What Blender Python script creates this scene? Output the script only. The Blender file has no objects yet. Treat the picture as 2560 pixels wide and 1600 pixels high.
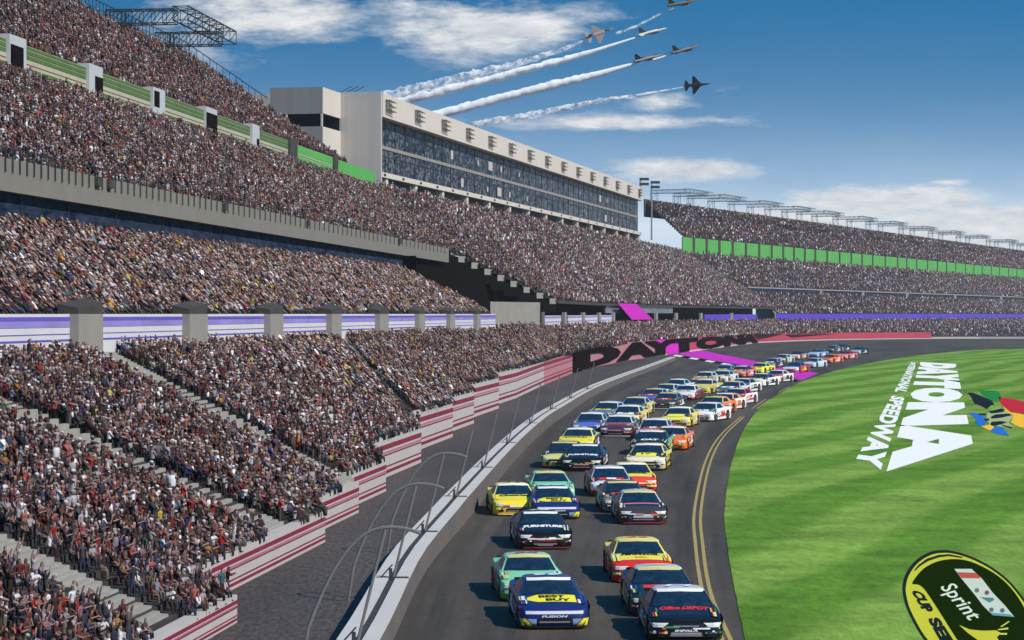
import bpy, math, random
import numpy as np
from mathutils import Vector, Matrix
R = math.radians
rng = np.random.default_rng(7)
random.seed(11)
sc = bpy.context.scene
COL = sc.collection
F, CX, HY, H = 6000.0, 1280.0, 785.0, 9.0      # focal length and horizon in photo pixels, eye height

# ---------------------------------------------------------------- basics
def gp(px, py, z=0.0):
    d = (H - z) * F / (py - HY)
    return np.array([(px - CX) / F * d, d, z])

def sp(px, py, d):                      # point seen at px,py at depth d
    return np.array([(px - CX) / F * d, d, H + (HY - py) / F * d])

def tag(o, label=None, cat=None, group=None, kind=None):
    if label: o['label'] = label
    if cat: o['category'] = cat
    if group: o['group'] = group
    if kind: o['kind'] = kind
    return o

def mesh(name, verts, faces, mat=None, smooth=False):
    m = bpy.data.meshes.new(name)
    m.from_pydata([tuple(map(float, v)) for v in verts], [], [tuple(f) for f in faces])
    for mm in (mat if isinstance(mat, (list, tuple)) else [mat]):
        if mm: m.materials.append(mm)
    if smooth: m.polygons.foreach_set('use_smooth', [True] * len(m.polygons))
    m.update()
    return m

def link(name, m, parent=None, loc=None):
    o = bpy.data.objects.new(name, m)
    COL.objects.link(o)
    if loc is not None: o.location = tuple(map(float, loc))
    if parent is not None:
        o.parent = parent
    return o

def empty(name, loc=(0, 0, 0), rz=0.0):
    o = bpy.data.objects.new(name, None)
    o.empty_display_size = 0.3
    COL.objects.link(o)
    o.location = tuple(map(float, loc)); o.rotation_euler = (0, 0, rz)
    return o

class MB:
    """collects boxes, bars, quads into one mesh"""
    def __init__(s, off=(0, 0, 0)):
        s.v = []; s.f = []; s.off = np.array(off, float)
    def add(s, vs, fs):
        n = len(s.v)
        s.v += [np.array(v, float) - s.off for v in vs]
        s.f += [tuple(n + i for i in f) for f in fs]
    def quad(s, a, b, c, d): s.add([a, b, c, d], [(0, 1, 2, 3)])
    def prism8(s, b4, t4):
        s.add(list(b4) + list(t4), [(3, 2, 1, 0), (4, 5, 6, 7), (0, 1, 5, 4), (1, 2, 6, 5), (2, 3, 7, 6), (3, 0, 4, 7)])
    def box(s, x0, x1, y0, y1, z0, z1):
        s.prism8([(x0, y0, z0), (x1, y0, z0), (x1, y1, z0), (x0, y1, z0)], [(x0, y0, z1), (x1, y0, z1), (x1, y1, z1), (x0, y1, z1)])
    def bar(s, a, b, r, k=4, r2=None):
        a = np.array(a, float); b = np.array(b, float); r2 = r if r2 is None else r2
        d = b - a; L = np.linalg.norm(d)
        if L < 1e-9: return
        d /= L
        h = np.array([0, 0, 1.0]) if abs(d[2]) < .9 else np.array([1.0, 0, 0])
        e1 = np.cross(d, h); e1 /= np.linalg.norm(e1); e2 = np.cross(d, e1)
        ring = [(math.cos(2 * math.pi * (i + .5) / k), math.sin(2 * math.pi * (i + .5) / k)) for i in range(k)]
        vs = [a + r * (c * e1 + q * e2) for c, q in ring] + [b + r2 * (c * e1 + q * e2) for c, q in ring]
        fs = [(i, (i + 1) % k, k + (i + 1) % k, k + i) for i in range(k)]
        fs += [tuple(range(k - 1, -1, -1)), tuple(range(k, 2 * k))]
        s.add(vs, fs)
    def tube(s, pts, r, k=6):
        for i in range(len(pts) - 1):
            ra = r[i] if isinstance(r, (list, tuple)) else r
            rb = r[i + 1] if isinstance(r, (list, tuple)) else r
            s.bar(pts[i], pts[i + 1], ra, k, rb)
    def build(s, name, mat, parent=None, smooth=False):
        return link(name, mesh(name, s.v, s.f, mat, smooth), parent)

# ---------------------------------------------------------------- materials
MATS = {}
def new_mat(name):
    m = bpy.data.materials.new(name); m.use_nodes = True
    MATS[name] = m
    return m, m.node_tree.nodes, m.node_tree.links

def lin(c):
    return tuple(((x / 255) / 12.92 if x / 255 <= .04045 else ((x / 255 + .055) / 1.055) ** 2.4) for x in c)

def mat(name, col, rough=.7, metal=0.0, var=.12, scale=3.0, bump=0.0, spec=.3):
    """plain surface with a little uneven tone"""
    m, N, L = new_mat(name)
    b = N['Principled BSDF']
    b.inputs['Roughness'].default_value = rough; b.inputs['Metallic'].default_value = metal
    b.inputs['Specular IOR Level'].default_value = spec
    tc = N.new('ShaderNodeTexCoord'); no = N.new('ShaderNodeTexNoise')
    no.inputs['Scale'].default_value = scale; no.inputs['Detail'].default_value = 5
    L.new(tc.outputs['Object'], no.inputs['Vector'])
    mx = N.new('ShaderNodeMix'); mx.data_type = 'RGBA'
    mx.inputs['A'].default_value = (*[c * (1 - var) for c in col], 1)
    mx.inputs['B'].default_value = (*[min(1, c * (1 + var)) for c in col], 1)
    L.new(no.outputs['Fac'], mx.inputs['Factor'])
    L.new(mx.outputs['Result'], b.inputs['Base Color'])
    if bump:
        bp = N.new('ShaderNodeBump'); bp.inputs['Strength'].default_value = bump
        L.new(no.outputs['Fac'], bp.inputs['Height']); L.new(bp.outputs['Normal'], b.inputs['Normal'])
    return m

def attr_mat(name, rough=.6, coat=0.0, spec=.3):
    m, N, L = new_mat(name)
    b = N['Principled BSDF']; b.inputs['Roughness'].default_value = rough
    b.inputs['Coat Weight'].default_value = coat; b.inputs['Coat Roughness'].default_value = .08
    b.inputs['Specular IOR Level'].default_value = spec
    a = N.new('ShaderNodeAttribute'); a.attribute_name = 'Col'
    L.new(a.outputs['Color'], b.inputs['Base Color'])
    return m

CONC = mat('concrete', (.27, .245, .215), .85, scale=.6, var=.18)
CONC_D = mat('dark_concrete', (.055, .048, .043), .9, scale=.5, var=.3)
STEP = mat('stand_step', (.050, .038, .036), .9, scale=1.2, var=.3)
AISLE = mat('aisle_step', (.31, .29, .25), .85, scale=2.0, var=.25)
BALC = mat('balcony_concrete', (.20, .18, .155), .85, scale=.6, var=.15)
PORTAL = mat('portal_white', (.46, .47, .48), .7, var=.1)
VOID = mat('void_shade', (.008, .007, .006), .95, var=.3, spec=0)  # near-black, the shade under cover is put into the colour
STRIPE2 = mat('wall_stripe_pale', (.40, .15, .18), .65, scale=.8, var=.2)
WALLW = mat('wall_white', (.47, .425, .40), .7, scale=.8, var=.1)
STRIPE = mat('wall_stripe', (.22, .018, .04), .65, scale=.8, var=.25)
PINK = mat('wall_pink', (.46, .19, .21), .7, scale=.5, var=.12)
REDW = mat('wall_red', (.42, .050, .085), .7, scale=.2, var=.14)
BLACK = mat('black_paint', (.010, .006, .007), .9, var=.3, spec=0)
WHITE = mat('white_paint', (.78, .78, .76), .6, var=.05)
PURP = mat('fascia_purple', (.13, .085, .42), .6, scale=.3, var=.3)
PURP_L = mat('fascia_lilac', (.27, .22, .55), .6, scale=.25, var=.35)
PURP_S = mat('fascia_violet', (.10, .05, .50), .6, scale=.1, var=.2)
FASW = mat('fascia_white', (.62, .59, .60), .65, scale=.5, var=.1)
GREEN = mat('fascia_green', (.10, .38, .07), .6, scale=.15, var=.15)
GREEN_D = mat('fascia_dull_green', (.085, .15, .035), .7, scale=.5, var=.25)
CREAM = mat('fascia_cream', (.42, .40, .30), .7, scale=.5, var=.2)
STEEL = mat('dark_steel', (.035, .045, .042), .55, metal=.3, var=.2)
STEEL_L = mat('pale_steel', (.26, .30, .32), .5, metal=.2, var=.15)
RACK = mat('rack_brown', (.10, .082, .07), .7, var=.2)
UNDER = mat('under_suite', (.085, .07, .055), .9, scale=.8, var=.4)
PIPE = mat('fence_pipe', (.21, .20, .185), .5, metal=.2, var=.15)
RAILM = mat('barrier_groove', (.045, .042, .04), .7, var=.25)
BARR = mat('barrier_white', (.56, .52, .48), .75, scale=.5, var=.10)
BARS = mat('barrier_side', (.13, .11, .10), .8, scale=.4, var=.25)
TAN = mat('suite_cladding', (.60, .53, .46), .75, scale=.25, var=.07)
TAN2 = mat('suite_end_cladding', (.40, .38, .355), .75, scale=.2, var=.12)
MAGENTA = mat('magenta_paint', (.62, .008, .48), .6, var=.12)
YELLOWL = mat('lane_yellow', (.40, .30, .10), .75, scale=1.5, var=.25)

def glass_dark(name, c1, c2, sx, sz):
    """tinted suite glazing: dark, glossy, with uneven panes"""
    m, N, L = new_mat(name)
    b = N['Principled BSDF']; b.inputs['Roughness'].default_value = .25
    b.inputs['Specular IOR Level'].default_value = .0 if name == 'suite_glass_blue' else (.16 if name != 'car_glass' else .5)
    tc = N.new('ShaderNodeTexCoord'); mp = N.new('ShaderNodeMapping'); mp.inputs['Scale'].default_value = (sx, sx, sz)
    no = N.new('ShaderNodeTexNoise'); no.inputs['Scale'].default_value = 1; no.inputs['Detail'].default_value = 6; no.inputs['Roughness'].default_value = .75
    rp = N.new('ShaderNodeValToRGB'); rp.color_ramp.elements[0].position = .35; rp.color_ramp.elements[1].position = .68
    rp.color_ramp.elements[0].color = (*c1, 1); rp.color_ramp.elements[1].color = (*c2, 1)
    L.new(tc.outputs['Object'], mp.inputs['Vector']); L.new(mp.outputs['Vector'], no.inputs['Vector'])
    L.new(no.outputs['Fac'], rp.inputs['Fac']); L.new(rp.outputs['Color'], b.inputs['Base Color'])
    return m
def suite_glass():
    """tinted glazing with people and furniture showing behind it as small light and dark cells"""
    m, N, L = new_mat('suite_glass'); b = N['Principled BSDF']; b.inputs['Roughness'].default_value = .3; b.inputs['Specular IOR Level'].default_value = .04
    tc = N.new('ShaderNodeTexCoord'); mp = N.new('ShaderNodeMapping'); mp.inputs['Scale'].default_value = (2.4, .9, 1.7); L.new(tc.outputs['Object'], mp.inputs['Vector'])
    vo = N.new('ShaderNodeTexVoronoi'); vo.inputs['Scale'].default_value = 1.0; L.new(mp.outputs['Vector'], vo.inputs['Vector'])
    sx = N.new('ShaderNodeSeparateColor'); L.new(vo.outputs['Color'], sx.inputs[0])
    no = N.new('ShaderNodeTexNoise'); no.inputs['Scale'].default_value = .12; no.inputs['Detail'].default_value = 4; L.new(tc.outputs['Object'], no.inputs['Vector'])
    mu = N.new('ShaderNodeMath'); mu.operation = 'MULTIPLY_ADD'; mu.inputs[1].default_value = .55; L.new(no.outputs['Fac'], mu.inputs[0]); L.new(sx.outputs[0], mu.inputs[2])
    rp = N.new('ShaderNodeValToRGB'); e = rp.color_ramp.elements
    e[0].position = .55; e[0].color = (.006, .009, .015, 1); e[1].position = 1.3 / 1.4; e[1].color = (.038, .045, .060, 1)
    x = rp.color_ramp.elements.new(.8); x.color = (.022, .028, .042, 1); x = rp.color_ramp.elements.new(.99); x.color = (.11, .11, .12, 1)
    L.new(mu.outputs[0], rp.inputs['Fac']); L.new(rp.outputs['Color'], b.inputs['Base Color'])
    return m
GLASS = suite_glass()
GLASS_C = glass_dark('suite_glass_blue', (.006, .010, .022), (.045, .062, .11), .35, 1.4)
GLASS_P = glass_dark('pale_glass', (.10, .13, .15), (.22, .26, .29), .1, .5)
CARGLASS = glass_dark('car_glass', (.003, .008, .018), (.016, .040, .078), 3.0, 3.0)
PERSON = attr_mat('person_cloth', .8, spec=.15)
PAINT = attr_mat('car_paint', .38, .22, .25)
DECAL = attr_mat('decal_paint', .5)

# asphalt with rubbered streaks and coarse grain
def asphalt(name, c1, c2, streak, grain, gamp):
    m, N, L = new_mat(name)
    b = N['Principled BSDF']; b.inputs['Roughness'].default_value = .8; b.inputs['Specular IOR Level'].default_value = .25
    tc = N.new('ShaderNodeTexCoord')
    mp = N.new('ShaderNodeMapping'); mp.inputs['Scale'].default_value = streak; mp.inputs['Rotation'].default_value = (0, 0, R(5))
    n1 = N.new('ShaderNodeTexNoise'); n1.inputs['Scale'].default_value = 1; n1.inputs['Detail'].default_value = 4
    n2 = N.new('ShaderNodeTexNoise'); n2.inputs['Scale'].default_value = grain; n2.inputs['Detail'].default_value = 3
    L.new(tc.outputs['Object'], mp.inputs['Vector']); L.new(mp.outputs['Vector'], n1.inputs['Vector'])
    mp2 = N.new('ShaderNodeMapping'); mp2.inputs['Scale'].default_value = (1, .25, 1)
    L.new(tc.outputs['Object'], mp2.inputs['Vector']); L.new(mp2.outputs['Vector'], n2.inputs['Vector'])
    r1 = N.new('ShaderNodeValToRGB'); r1.color_ramp.elements[0].position = .38; r1.color_ramp.elements[1].position = .64
    r1.color_ramp.elements[0].color = (*c1, 1); r1.color_ramp.elements[1].color = (*c2, 1)
    L.new(n1.outputs['Fac'], r1.inputs['Fac'])
    r2 = N.new('ShaderNodeMapRange'); r2.inputs['From Min'].default_value = .3; r2.inputs['From Max'].default_value = .7
    r2.inputs['To Min'].default_value = 1 - gamp; r2.inputs['To Max'].default_value = 1 + gamp
    L.new(n2.outputs['Fac'], r2.inputs['Value'])
    mx = N.new('ShaderNodeMix'); mx.data_type = 'RGBA'; mx.blend_type = 'MULTIPLY'; mx.inputs['Factor'].default_value = 1
    L.new(r1.outputs['Color'], mx.inputs['A']); L.new(r2.outputs['Result'], mx.inputs['B'])
    L.new(mx.outputs['Result'], b.inputs['Base Color'])
    return m
def track_mat():
    m, N, L = new_mat('track_asphalt')
    b = N['Principled BSDF']; b.inputs['Roughness'].default_value = .75; b.inputs['Specular IOR Level'].default_value = .2
    at = N.new('ShaderNodeAttribute'); at.attribute_name = 'lane'
    def noise(sc, det, rough=.6):
        mp = N.new('ShaderNodeMapping'); mp.inputs['Scale'].default_value = sc; L.new(at.outputs['Vector'], mp.inputs['Vector'])
        n = N.new('ShaderNodeTexNoise'); n.inputs['Scale'].default_value = 1; n.inputs['Detail'].default_value = det; n.inputs['Roughness'].default_value = rough
        L.new(mp.outputs['Vector'], n.inputs['Vector']); return n.outputs['Fac']
    def ramp(f, lo, hi, a, b_):
        r = N.new('ShaderNodeMapRange'); r.inputs['From Min'].default_value = lo; r.inputs['From Max'].default_value = hi; r.inputs['To Min'].default_value = a; r.inputs['To Max'].default_value = b_
        L.new(f, r.inputs['Value']); return r.outputs['Result']
    def mul(x, y):
        n = N.new('ShaderNodeMath'); n.operation = 'MULTIPLY'; L.new(x, n.inputs[0]); L.new(y, n.inputs[1]); return n.outputs[0]
    g = ramp(noise((9, 1.2, 1), 5), .3, .7, .50, 1.42)           # grooves along the lanes
    p = ramp(noise((3, 14, 1), 4), .3, .7, .88, 1.12)            # seams and patches across
    tc = N.new('ShaderNodeTexCoord'); gn = N.new('ShaderNodeTexNoise'); gn.inputs['Scale'].default_value = 2.5; gn.inputs['Detail'].default_value = 4
    L.new(tc.outputs['Object'], gn.inputs['Vector'])
    k = mul(mul(g, p), ramp(gn.outputs['Fac'], .3, .7, .88, 1.12))
    mx = N.new('ShaderNodeMix'); mx.data_type = 'RGBA'; mx.blend_type = 'MULTIPLY'; mx.inputs['Factor'].default_value = 1
    mx.inputs['A'].default_value = (.074, .060, .047, 1); L.new(k, mx.inputs['B']); L.new(mx.outputs['Result'], b.inputs['Base Color'])
    return m
TRACK = track_mat()
APRON = asphalt('apron_asphalt', (.062, .050, .046), (.086, .070, .066), (.2, .03, 1), 7.0, .45)

def grass_mat():
    m, N, L = new_mat('mown_grass')
    b = N['Principled BSDF']; b.inputs['Roughness'].default_value = .85; b.inputs['Specular IOR Level'].default_value = .1
    tc = N.new('ShaderNodeTexCoord')
    mp = N.new('ShaderNodeMapping'); mp.inputs['Rotation'].default_value = (0, 0, R(20))
    L.new(tc.outputs['Object'], mp.inputs['Vector'])
    # slow bend of the mowing lines
    nb = N.new('ShaderNodeTexNoise'); nb.inputs['Scale'].default_value = .012; nb.inputs['Detail'].default_value = 1
    L.new(tc.outputs['Object'], nb.inputs['Vector'])
    sx = N.new('ShaderNodeSeparateXYZ'); L.new(mp.outputs['Vector'], sx.inputs[0])
    md = N.new('ShaderNodeMath'); md.operation = 'MULTIPLY_ADD'; md.inputs[1].default_value = 14.0
    L.new(nb.outputs['Fac'], md.inputs[0]); L.new(sx.outputs['X'], md.inputs[2])
    sn = N.new('ShaderNodeMath'); sn.operation = 'MULTIPLY'; sn.inputs[1].default_value = 2 * math.pi / 7.6
    L.new(md.outputs[0], sn.inputs[0])
    s2 = N.new('ShaderNodeMath'); s2.operation = 'SINE'; L.new(sn.outputs[0], s2.inputs[0])
    st = N.new('ShaderNodeMapRange'); st.interpolation_type = 'SMOOTHSTEP'
    st.inputs['From Min'].default_value = -.55; st.inputs['From Max'].default_value = .55
    L.new(s2.outputs[0], st.inputs['Value'])
    c = N.new('ShaderNodeMix'); c.data_type = 'RGBA'
    c.inputs['A'].default_value = (.105, .225, .019, 1); c.inputs['B'].default_value = (.190, .312, .046, 1)
    L.new(st.outputs['Result'], c.inputs['Factor'])
    # patchy wear and blade grain
    n2 = N.new('ShaderNodeTexNoise'); n2.inputs['Scale'].default_value = .22; n2.inputs['Detail'].default_value = 7; n2.inputs['Roughness'].default_value = .65
    L.new(tc.outputs['Object'], n2.inputs['Vector'])
    mp3 = N.new('ShaderNodeMapping'); mp3.inputs['Scale'].default_value = (1, .3, 1); L.new(tc.outputs['Object'], mp3.inputs['Vector'])
    n3 = N.new('ShaderNodeTexNoise'); n3.inputs['Scale'].default_value = 2.6; n3.inputs['Detail'].default_value = 5; n3.inputs['Roughness'].default_value = .8
    L.new(mp3.outputs['Vector'], n3.inputs['Vector'])
    r2 = N.new('ShaderNodeMapRange'); r2.inputs['From Min'].default_value = .3; r2.inputs['From Max'].default_value = .7; r2.inputs['To Min'].default_value = .62; r2.inputs['To Max'].default_value = 1.38
    L.new(n2.outputs['Fac'], r2.inputs['Value'])
    r3 = N.new('ShaderNodeMapRange'); r3.inputs['From Min'].default_value = .3; r3.inputs['From Max'].default_value = .7; r3.inputs['To Min'].default_value = .72; r3.inputs['To Max'].default_value = 1.28
    L.new(n3.outputs['Fac'], r3.inputs['Value'])
    m1 = N.new('ShaderNodeMix'); m1.data_type = 'RGBA'; m1.blend_type = 'MULTIPLY'; m1.inputs['Factor'].default_value = 1
    L.new(c.outputs['Result'], m1.inputs['A']); L.new(r2.outputs['Result'], m1.inputs['B'])
    m2 = N.new('ShaderNodeMix'); m2.data_type = 'RGBA'; m2.blend_type = 'MULTIPLY'; m2.inputs['Factor'].default_value = 1
    L.new(m1.outputs['Result'], m2.inputs['A']); L.new(r3.outputs['Result'], m2.inputs['B'])
    L.new(m2.outputs['Result'], b.inputs['Base Color'])
    bp = N.new('ShaderNodeBump'); bp.inputs['Strength'].default_value = .5; bp.inputs['Distance'].default_value = .1
    L.new(n3.outputs['Fac'], bp.inputs['Height']); L.new(bp.outputs['Normal'], b.inputs['Normal'])
    return m
GRASS = grass_mat()

# ---------------------------------------------------------------- camera, sun, sky
cam = bpy.data.cameras.new('camera'); co = bpy.data.objects.new('camera', cam); COL.objects.link(co)
cam.sensor_width = 36; cam.lens = 36 * F / 2560; cam.clip_start = 1; cam.clip_end = 30000
cam.shift_y = (HY - 800) / 2560
co.location = (0, 0, H); co.rotation_euler = (R(90), 0, 0)
sc.camera = co
SUN_TO = np.array([.62, -.42, .66]); SUN_TO /= np.linalg.norm(SUN_TO)
sl = bpy.data.lights.new('sun', 'SUN'); sl.energy = 4.6; sl.angle = R(.5); sl.color = (1, .955, .88)
so = bpy.data.objects.new('sun', sl); COL.objects.link(so)
so.rotation_euler = Vector(SUN_TO).to_track_quat('Z', 'Y').to_euler()
so.location = (60, -40, 120)

def world():
    w = bpy.data.worlds.new('World'); sc.world = w; w.use_nodes = True
    N, L = w.node_tree.nodes, w.node_tree.links
    bg = N['Background']; bg.inputs['Strength'].default_value = .1
    tc = N.new('ShaderNodeTexCoord'); sx = N.new('ShaderNodeSeparateXYZ'); L.new(tc.outputs['Generated'], sx.inputs[0])
    def M(op, a, b=None, c=None, clamp=False):
        n = N.new('ShaderNodeMath'); n.operation = op; n.use_clamp = clamp
        for i, v in enumerate((a, b, c)):
            if v is None: continue
            if isinstance(v, (int, float)): n.inputs[i].default_value = v
            else: L.new(v, n.inputs[i])
        return n.outputs[0]
    X, Y, Z = sx.outputs
    zz = M('MULTIPLY', Z, 9.0)
    cb = N.new('ShaderNodeCombineXYZ'); L.new(X, cb.inputs[0]); L.new(Y, cb.inputs[1]); L.new(M('MAXIMUM', zz, .045), cb.inputs[2])
    nm = N.new('ShaderNodeVectorMath'); nm.operation = 'NORMALIZE'; L.new(cb.outputs[0], nm.inputs[0])
    sky = N.new('ShaderNodeTexSky'); sky.sky_type = 'NISHITA'; sky.sun_disc = False
    sky.sun_elevation = math.asin(SUN_TO[2]); sky.sun_rotation = math.atan2(SUN_TO[0], SUN_TO[1])
    sky.air_density = 1.0; sky.dust_density = .6; sky.ozone_density = 2.2; sky.altitude = 0
    L.new(nm.outputs[0], sky.inputs['Vector'])
    hs = N.new('ShaderNodeHueSaturation'); hs.inputs['Hue'].default_value = .485; hs.inputs['Saturation'].default_value = 1.55; hs.inputs['Value'].default_value = 1.62
    L.new(sky.outputs['Color'], hs.inputs['Color'])
    # clouds: placed by direction (azimuth u, elevation v)
    ys = M('MAXIMUM', Y, .05)
    u = M('MULTIPLY', M('DIVIDE', X, ys), F / 1000); v = M('MULTIPLY', M('DIVIDE', Z, ys), F / 1000)   # 1 unit = 1000 photo px
    uv = N.new('ShaderNodeCombineXYZ'); L.new(u, uv.inputs[0]); L.new(v, uv.inputs[1])
    def noise(scale, sxy, det=6, rough=.6, off=0):
        mp = N.new('ShaderNodeMapping'); mp.inputs['Scale'].default_value = (*sxy, 1); mp.inputs['Location'].default_value = (off, off * .7, 0)
        L.new(uv.outputs[0], mp.inputs['Vector'])
        n = N.new('ShaderNodeTexNoise'); n.inputs['Scale'].default_value = scale; n.inputs['Detail'].default_value = det; n.inputs['Roughness'].default_value = rough
        L.new(mp.outputs['Vector'], n.inputs['Vector'])
        return n.outputs['Fac']
    n1 = noise(3.4, (1, 3.2), 10, .68); n2 = noise(8.0, (1, 3.6), 8, .66, 3.1)
    nn = M('ADD', M('MULTIPLY', n1, .65), M('MULTIPLY', n2, .35))
    blobs = [(640, 35, 330, 85, 1.0), (830, 95, 160, 45, .6), (1190, 70, 300, 90, 1.05), (1420, 35, 230, 45, .6), (1000, 20, 200, 40, .7),
             (1500, 305, 420, 26, .9), (1660, 250, 120, 40, .75), (1790, 222, 90, 16, .5), (1700, 425, 250, 34, 1.0), (1560, 440, 160, 30, .7),
             (2210, 503, 300, 42, 1.35), (2380, 455, 80, 12, .7), (2480, 565, 320, 60, 1.4), (2000, 545, 320, 45, 1.0), (2050, 430, 120, 10, .5), (480, 120, 260, 110, .55), (1000, 330, 400, 50, .25)]
    tot = None
    for bx, by, rx, ry, s in blobs:
        du = M('DIVIDE', M('SUBTRACT', u, (bx - CX) / 1000), rx / 1000)
        dv = M('DIVIDE', M('SUBTRACT', v, (HY - by) / 1000), ry / 1000)
        e = M('MULTIPLY', M('EXPONENT', M('MULTIPLY', M('ADD', M('MULTIPLY', du, du), M('MULTIPLY', dv, dv)), -1.0)), s)
        tot = e if tot is None else M('MAXIMUM', tot, e)
    dens = M('ADD', M('MULTIPLY', tot, 1.05), M('MULTIPLY', M('SUBTRACT', nn, .5), 2.5))
    dens = M('MULTIPLY', M('SUBTRACT', dens, .40), 1.9, clamp=True)
    dens = M('MULTIPLY', dens, M('MULTIPLY', M('ADD', tot, .1), 1.25, clamp=True))
    # thin white veil low over the horizon
    hv = M('MULTIPLY', M('EXPONENT', M('MULTIPLY', M('MAXIMUM', v, 0.0), -6.2)), 4.0, clamp=True)
    hv = M('MULTIPLY', hv, M('ADD', M('MULTIPLY', n1, .5), .65), clamp=True)
    cc = N.new('ShaderNodeMix'); cc.data_type = 'RGBA'
    cc.inputs['A'].default_value = (5.6, 6.0, 6.5, 1); cc.inputs['B'].default_value = (10.0, 9.9, 9.7, 1)
    L.new(M('MULTIPLY', M('SUBTRACT', n2, .3), 2.2, clamp=True), cc.inputs['Factor'])
    m1 = N.new('ShaderNodeMix'); m1.data_type = 'RGBA'; m1.inputs['B'].default_value = (8.0, 8.9, 9.7, 1)
    L.new(M('MULTIPLY', hv, .96), m1.inputs['Factor']); L.new(hs.outputs['Color'], m1.inputs['A'])
    m2 = N.new('ShaderNodeMix'); m2.data_type = 'RGBA'
    L.new(M('MULTIPLY', dens, .92), m2.inputs['Factor']); L.new(m1.outputs['Result'], m2.inputs['A']); L.new(cc.outputs['Result'], m2.inputs['B'])
    L.new(m2.outputs['Result'], bg.inputs['Color'])
world()
sc.view_settings.view_transform = 'Standard'; sc.view_settings.look = 'None'
sc.view_settings.exposure = 0; sc.view_settings.gamma = 1
sc.render.engine = 'CYCLES'
sc.cycles.max_bounces = 5; sc.cycles.diffuse_bounces = 2; sc.cycles.glossy_bounces = 2; sc.cycles.transmission_bounces = 2
sc.cycles.transparent_max_bounces = 4; sc.cycles.volume_bounces = 1
sc.cycles.use_denoising = True
# ================================================================ stand geometry (plan frames)
TH = {'A': math.atan(640 / F), 'B': math.atan(1200 / F), 'C': math.atan(2440 / F)}
P0 = {'A': 33.7, 'B': 65.0, 'C': 231.0}
def nrm(g): return np.array([-math.cos(TH[g]), math.sin(TH[g])])
def alo(g): return np.array([math.sin(TH[g]), math.cos(TH[g])])
def on(g, p, px):                       # plan point of the line with offset p seen at px
    t = (px - CX) / F
    d = p / (math.sin(TH[g]) - t * math.cos(TH[g]))
    return np.array([t * d, d])
def q_on(g, q, px): return on(g, P0[g] + q, px)
def v3(p, z): return np.array([p[0], p[1], z])
def J_AB(q): return q_on('A', q, np.interp(q, [0, 1, 12, 34], [1400, 1390, 1130, 940]))
def J_BC(q): return q_on('C', q, np.interp(q, [0, 34], [1945, 1706]))
BM = [np.array([(x - CX) / F * d_, d_]) for x, d_ in ((1500, 490), (1700, 645))]
def BK(q):
    """the middle stand's bent line at offset q: four plan points"""
    a, b = J_AB(q), J_BC(q); a0, b0 = J_AB(0), J_BC(0); out = [a]
    for m_, t in zip(BM, (.23, .56)):
        bulge = m_ - (a0 + (b0 - a0) * t)
        out.append(a + (b - a) * t + bulge * max(0, 1 - q / 34))
    return out + [b]
def A_start(q): return q_on('A', q, -330)
def C_end(q): return q_on('C', q, 2740)
TILT = {}

AISLES = []                              # (top xy, bottom xy)
def aisle_pos(k, r): return AISLES[k][0] * r + AISLES[k][1] * (1 - r)

SAMPLES = []
NR1 = 34
AW = [1.7, 1.3, 1.0, 1.3]                             # dicts of arrays
def patch(mb, F0, F1, B0, B1, zf, zb, n, seat, scale, zone, rowtag=None, people=True, zfun=None, faceg=None, jitter=.28, fill=.96, sub=1):
    """stepped rows between a front edge and a back edge; collects the seats on it"""
    F0, F1, B0, B1 = [np.array(x[:2], float) for x in (F0, F1, B0, B1)]
    zr = [(zf + (zb - zf) * r / n) if zfun is None else zfun(r / n) for r in range(n + 1)]
    if mb is not None:
        for r in range(n):
            a0 = F0 + (B0 - F0) * r / n; a1 = F1 + (B1 - F1) * r / n
            b0 = F0 + (B0 - F0) * (r + 1) / n; b1 = F1 + (B1 - F1) * (r + 1) / n
            mb.quad(v3(a0, zr[r]), v3(a1, zr[r]), v3(b1, zr[r]), v3(b0, zr[r]))
            mb.quad(v3(b0, zr[r]), v3(b1, zr[r]), v3(b1, zr[r + 1]), v3(b0, zr[r + 1]))
    if not people: return
    for r in range(n):
        w = (r + .5) / n
        a = F0 + (B0 - F0) * w; b = F1 + (B1 - F1) * w
        L = np.linalg.norm(b - a); m = max(1, int(L / seat))
        t = (np.arange(m) + .5 + rng.uniform(-jitter, jitter, m)) / m
        pts = a[None] + (b - a)[None] * t[:, None]
        keep = rng.random(m) < fill
        if AISLES and rowtag is not None and rowtag.startswith('t1'):
            for k in range(len(AISLES)):
                ap = aisle_pos(k, w)
                du = (b - a) / max(L, 1e-6)
                ds = (pts - ap[None]) @ du; keep &= ~((ds > -(AW[k] + 1.5)) & (ds < AW[k] + .3))
        pts = pts[keep]
        if len(pts) == 0: continue
        dirv = -(np.array([-(b - a)[1], (b - a)[0]])) / L          # right of travel = towards the track
        dirv = np.array([(b - a)[1], -(b - a)[0]]) / L
        yaw = math.atan2(-dirv[0], dirv[1])
        SAMPLES.append(dict(xy=pts, z=np.full(len(pts), zr[r]), sc=np.full(len(pts), scale) * rng.uniform(.88, 1.12, len(pts)),
                            yaw=yaw + rng.normal(0, .35, len(pts)), zone=np.full(len(pts), zone), row=np.full(len(pts), r),
                            t1=np.full(len(pts), 1 if (rowtag or '').startswith('t1A') else 0)))

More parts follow.
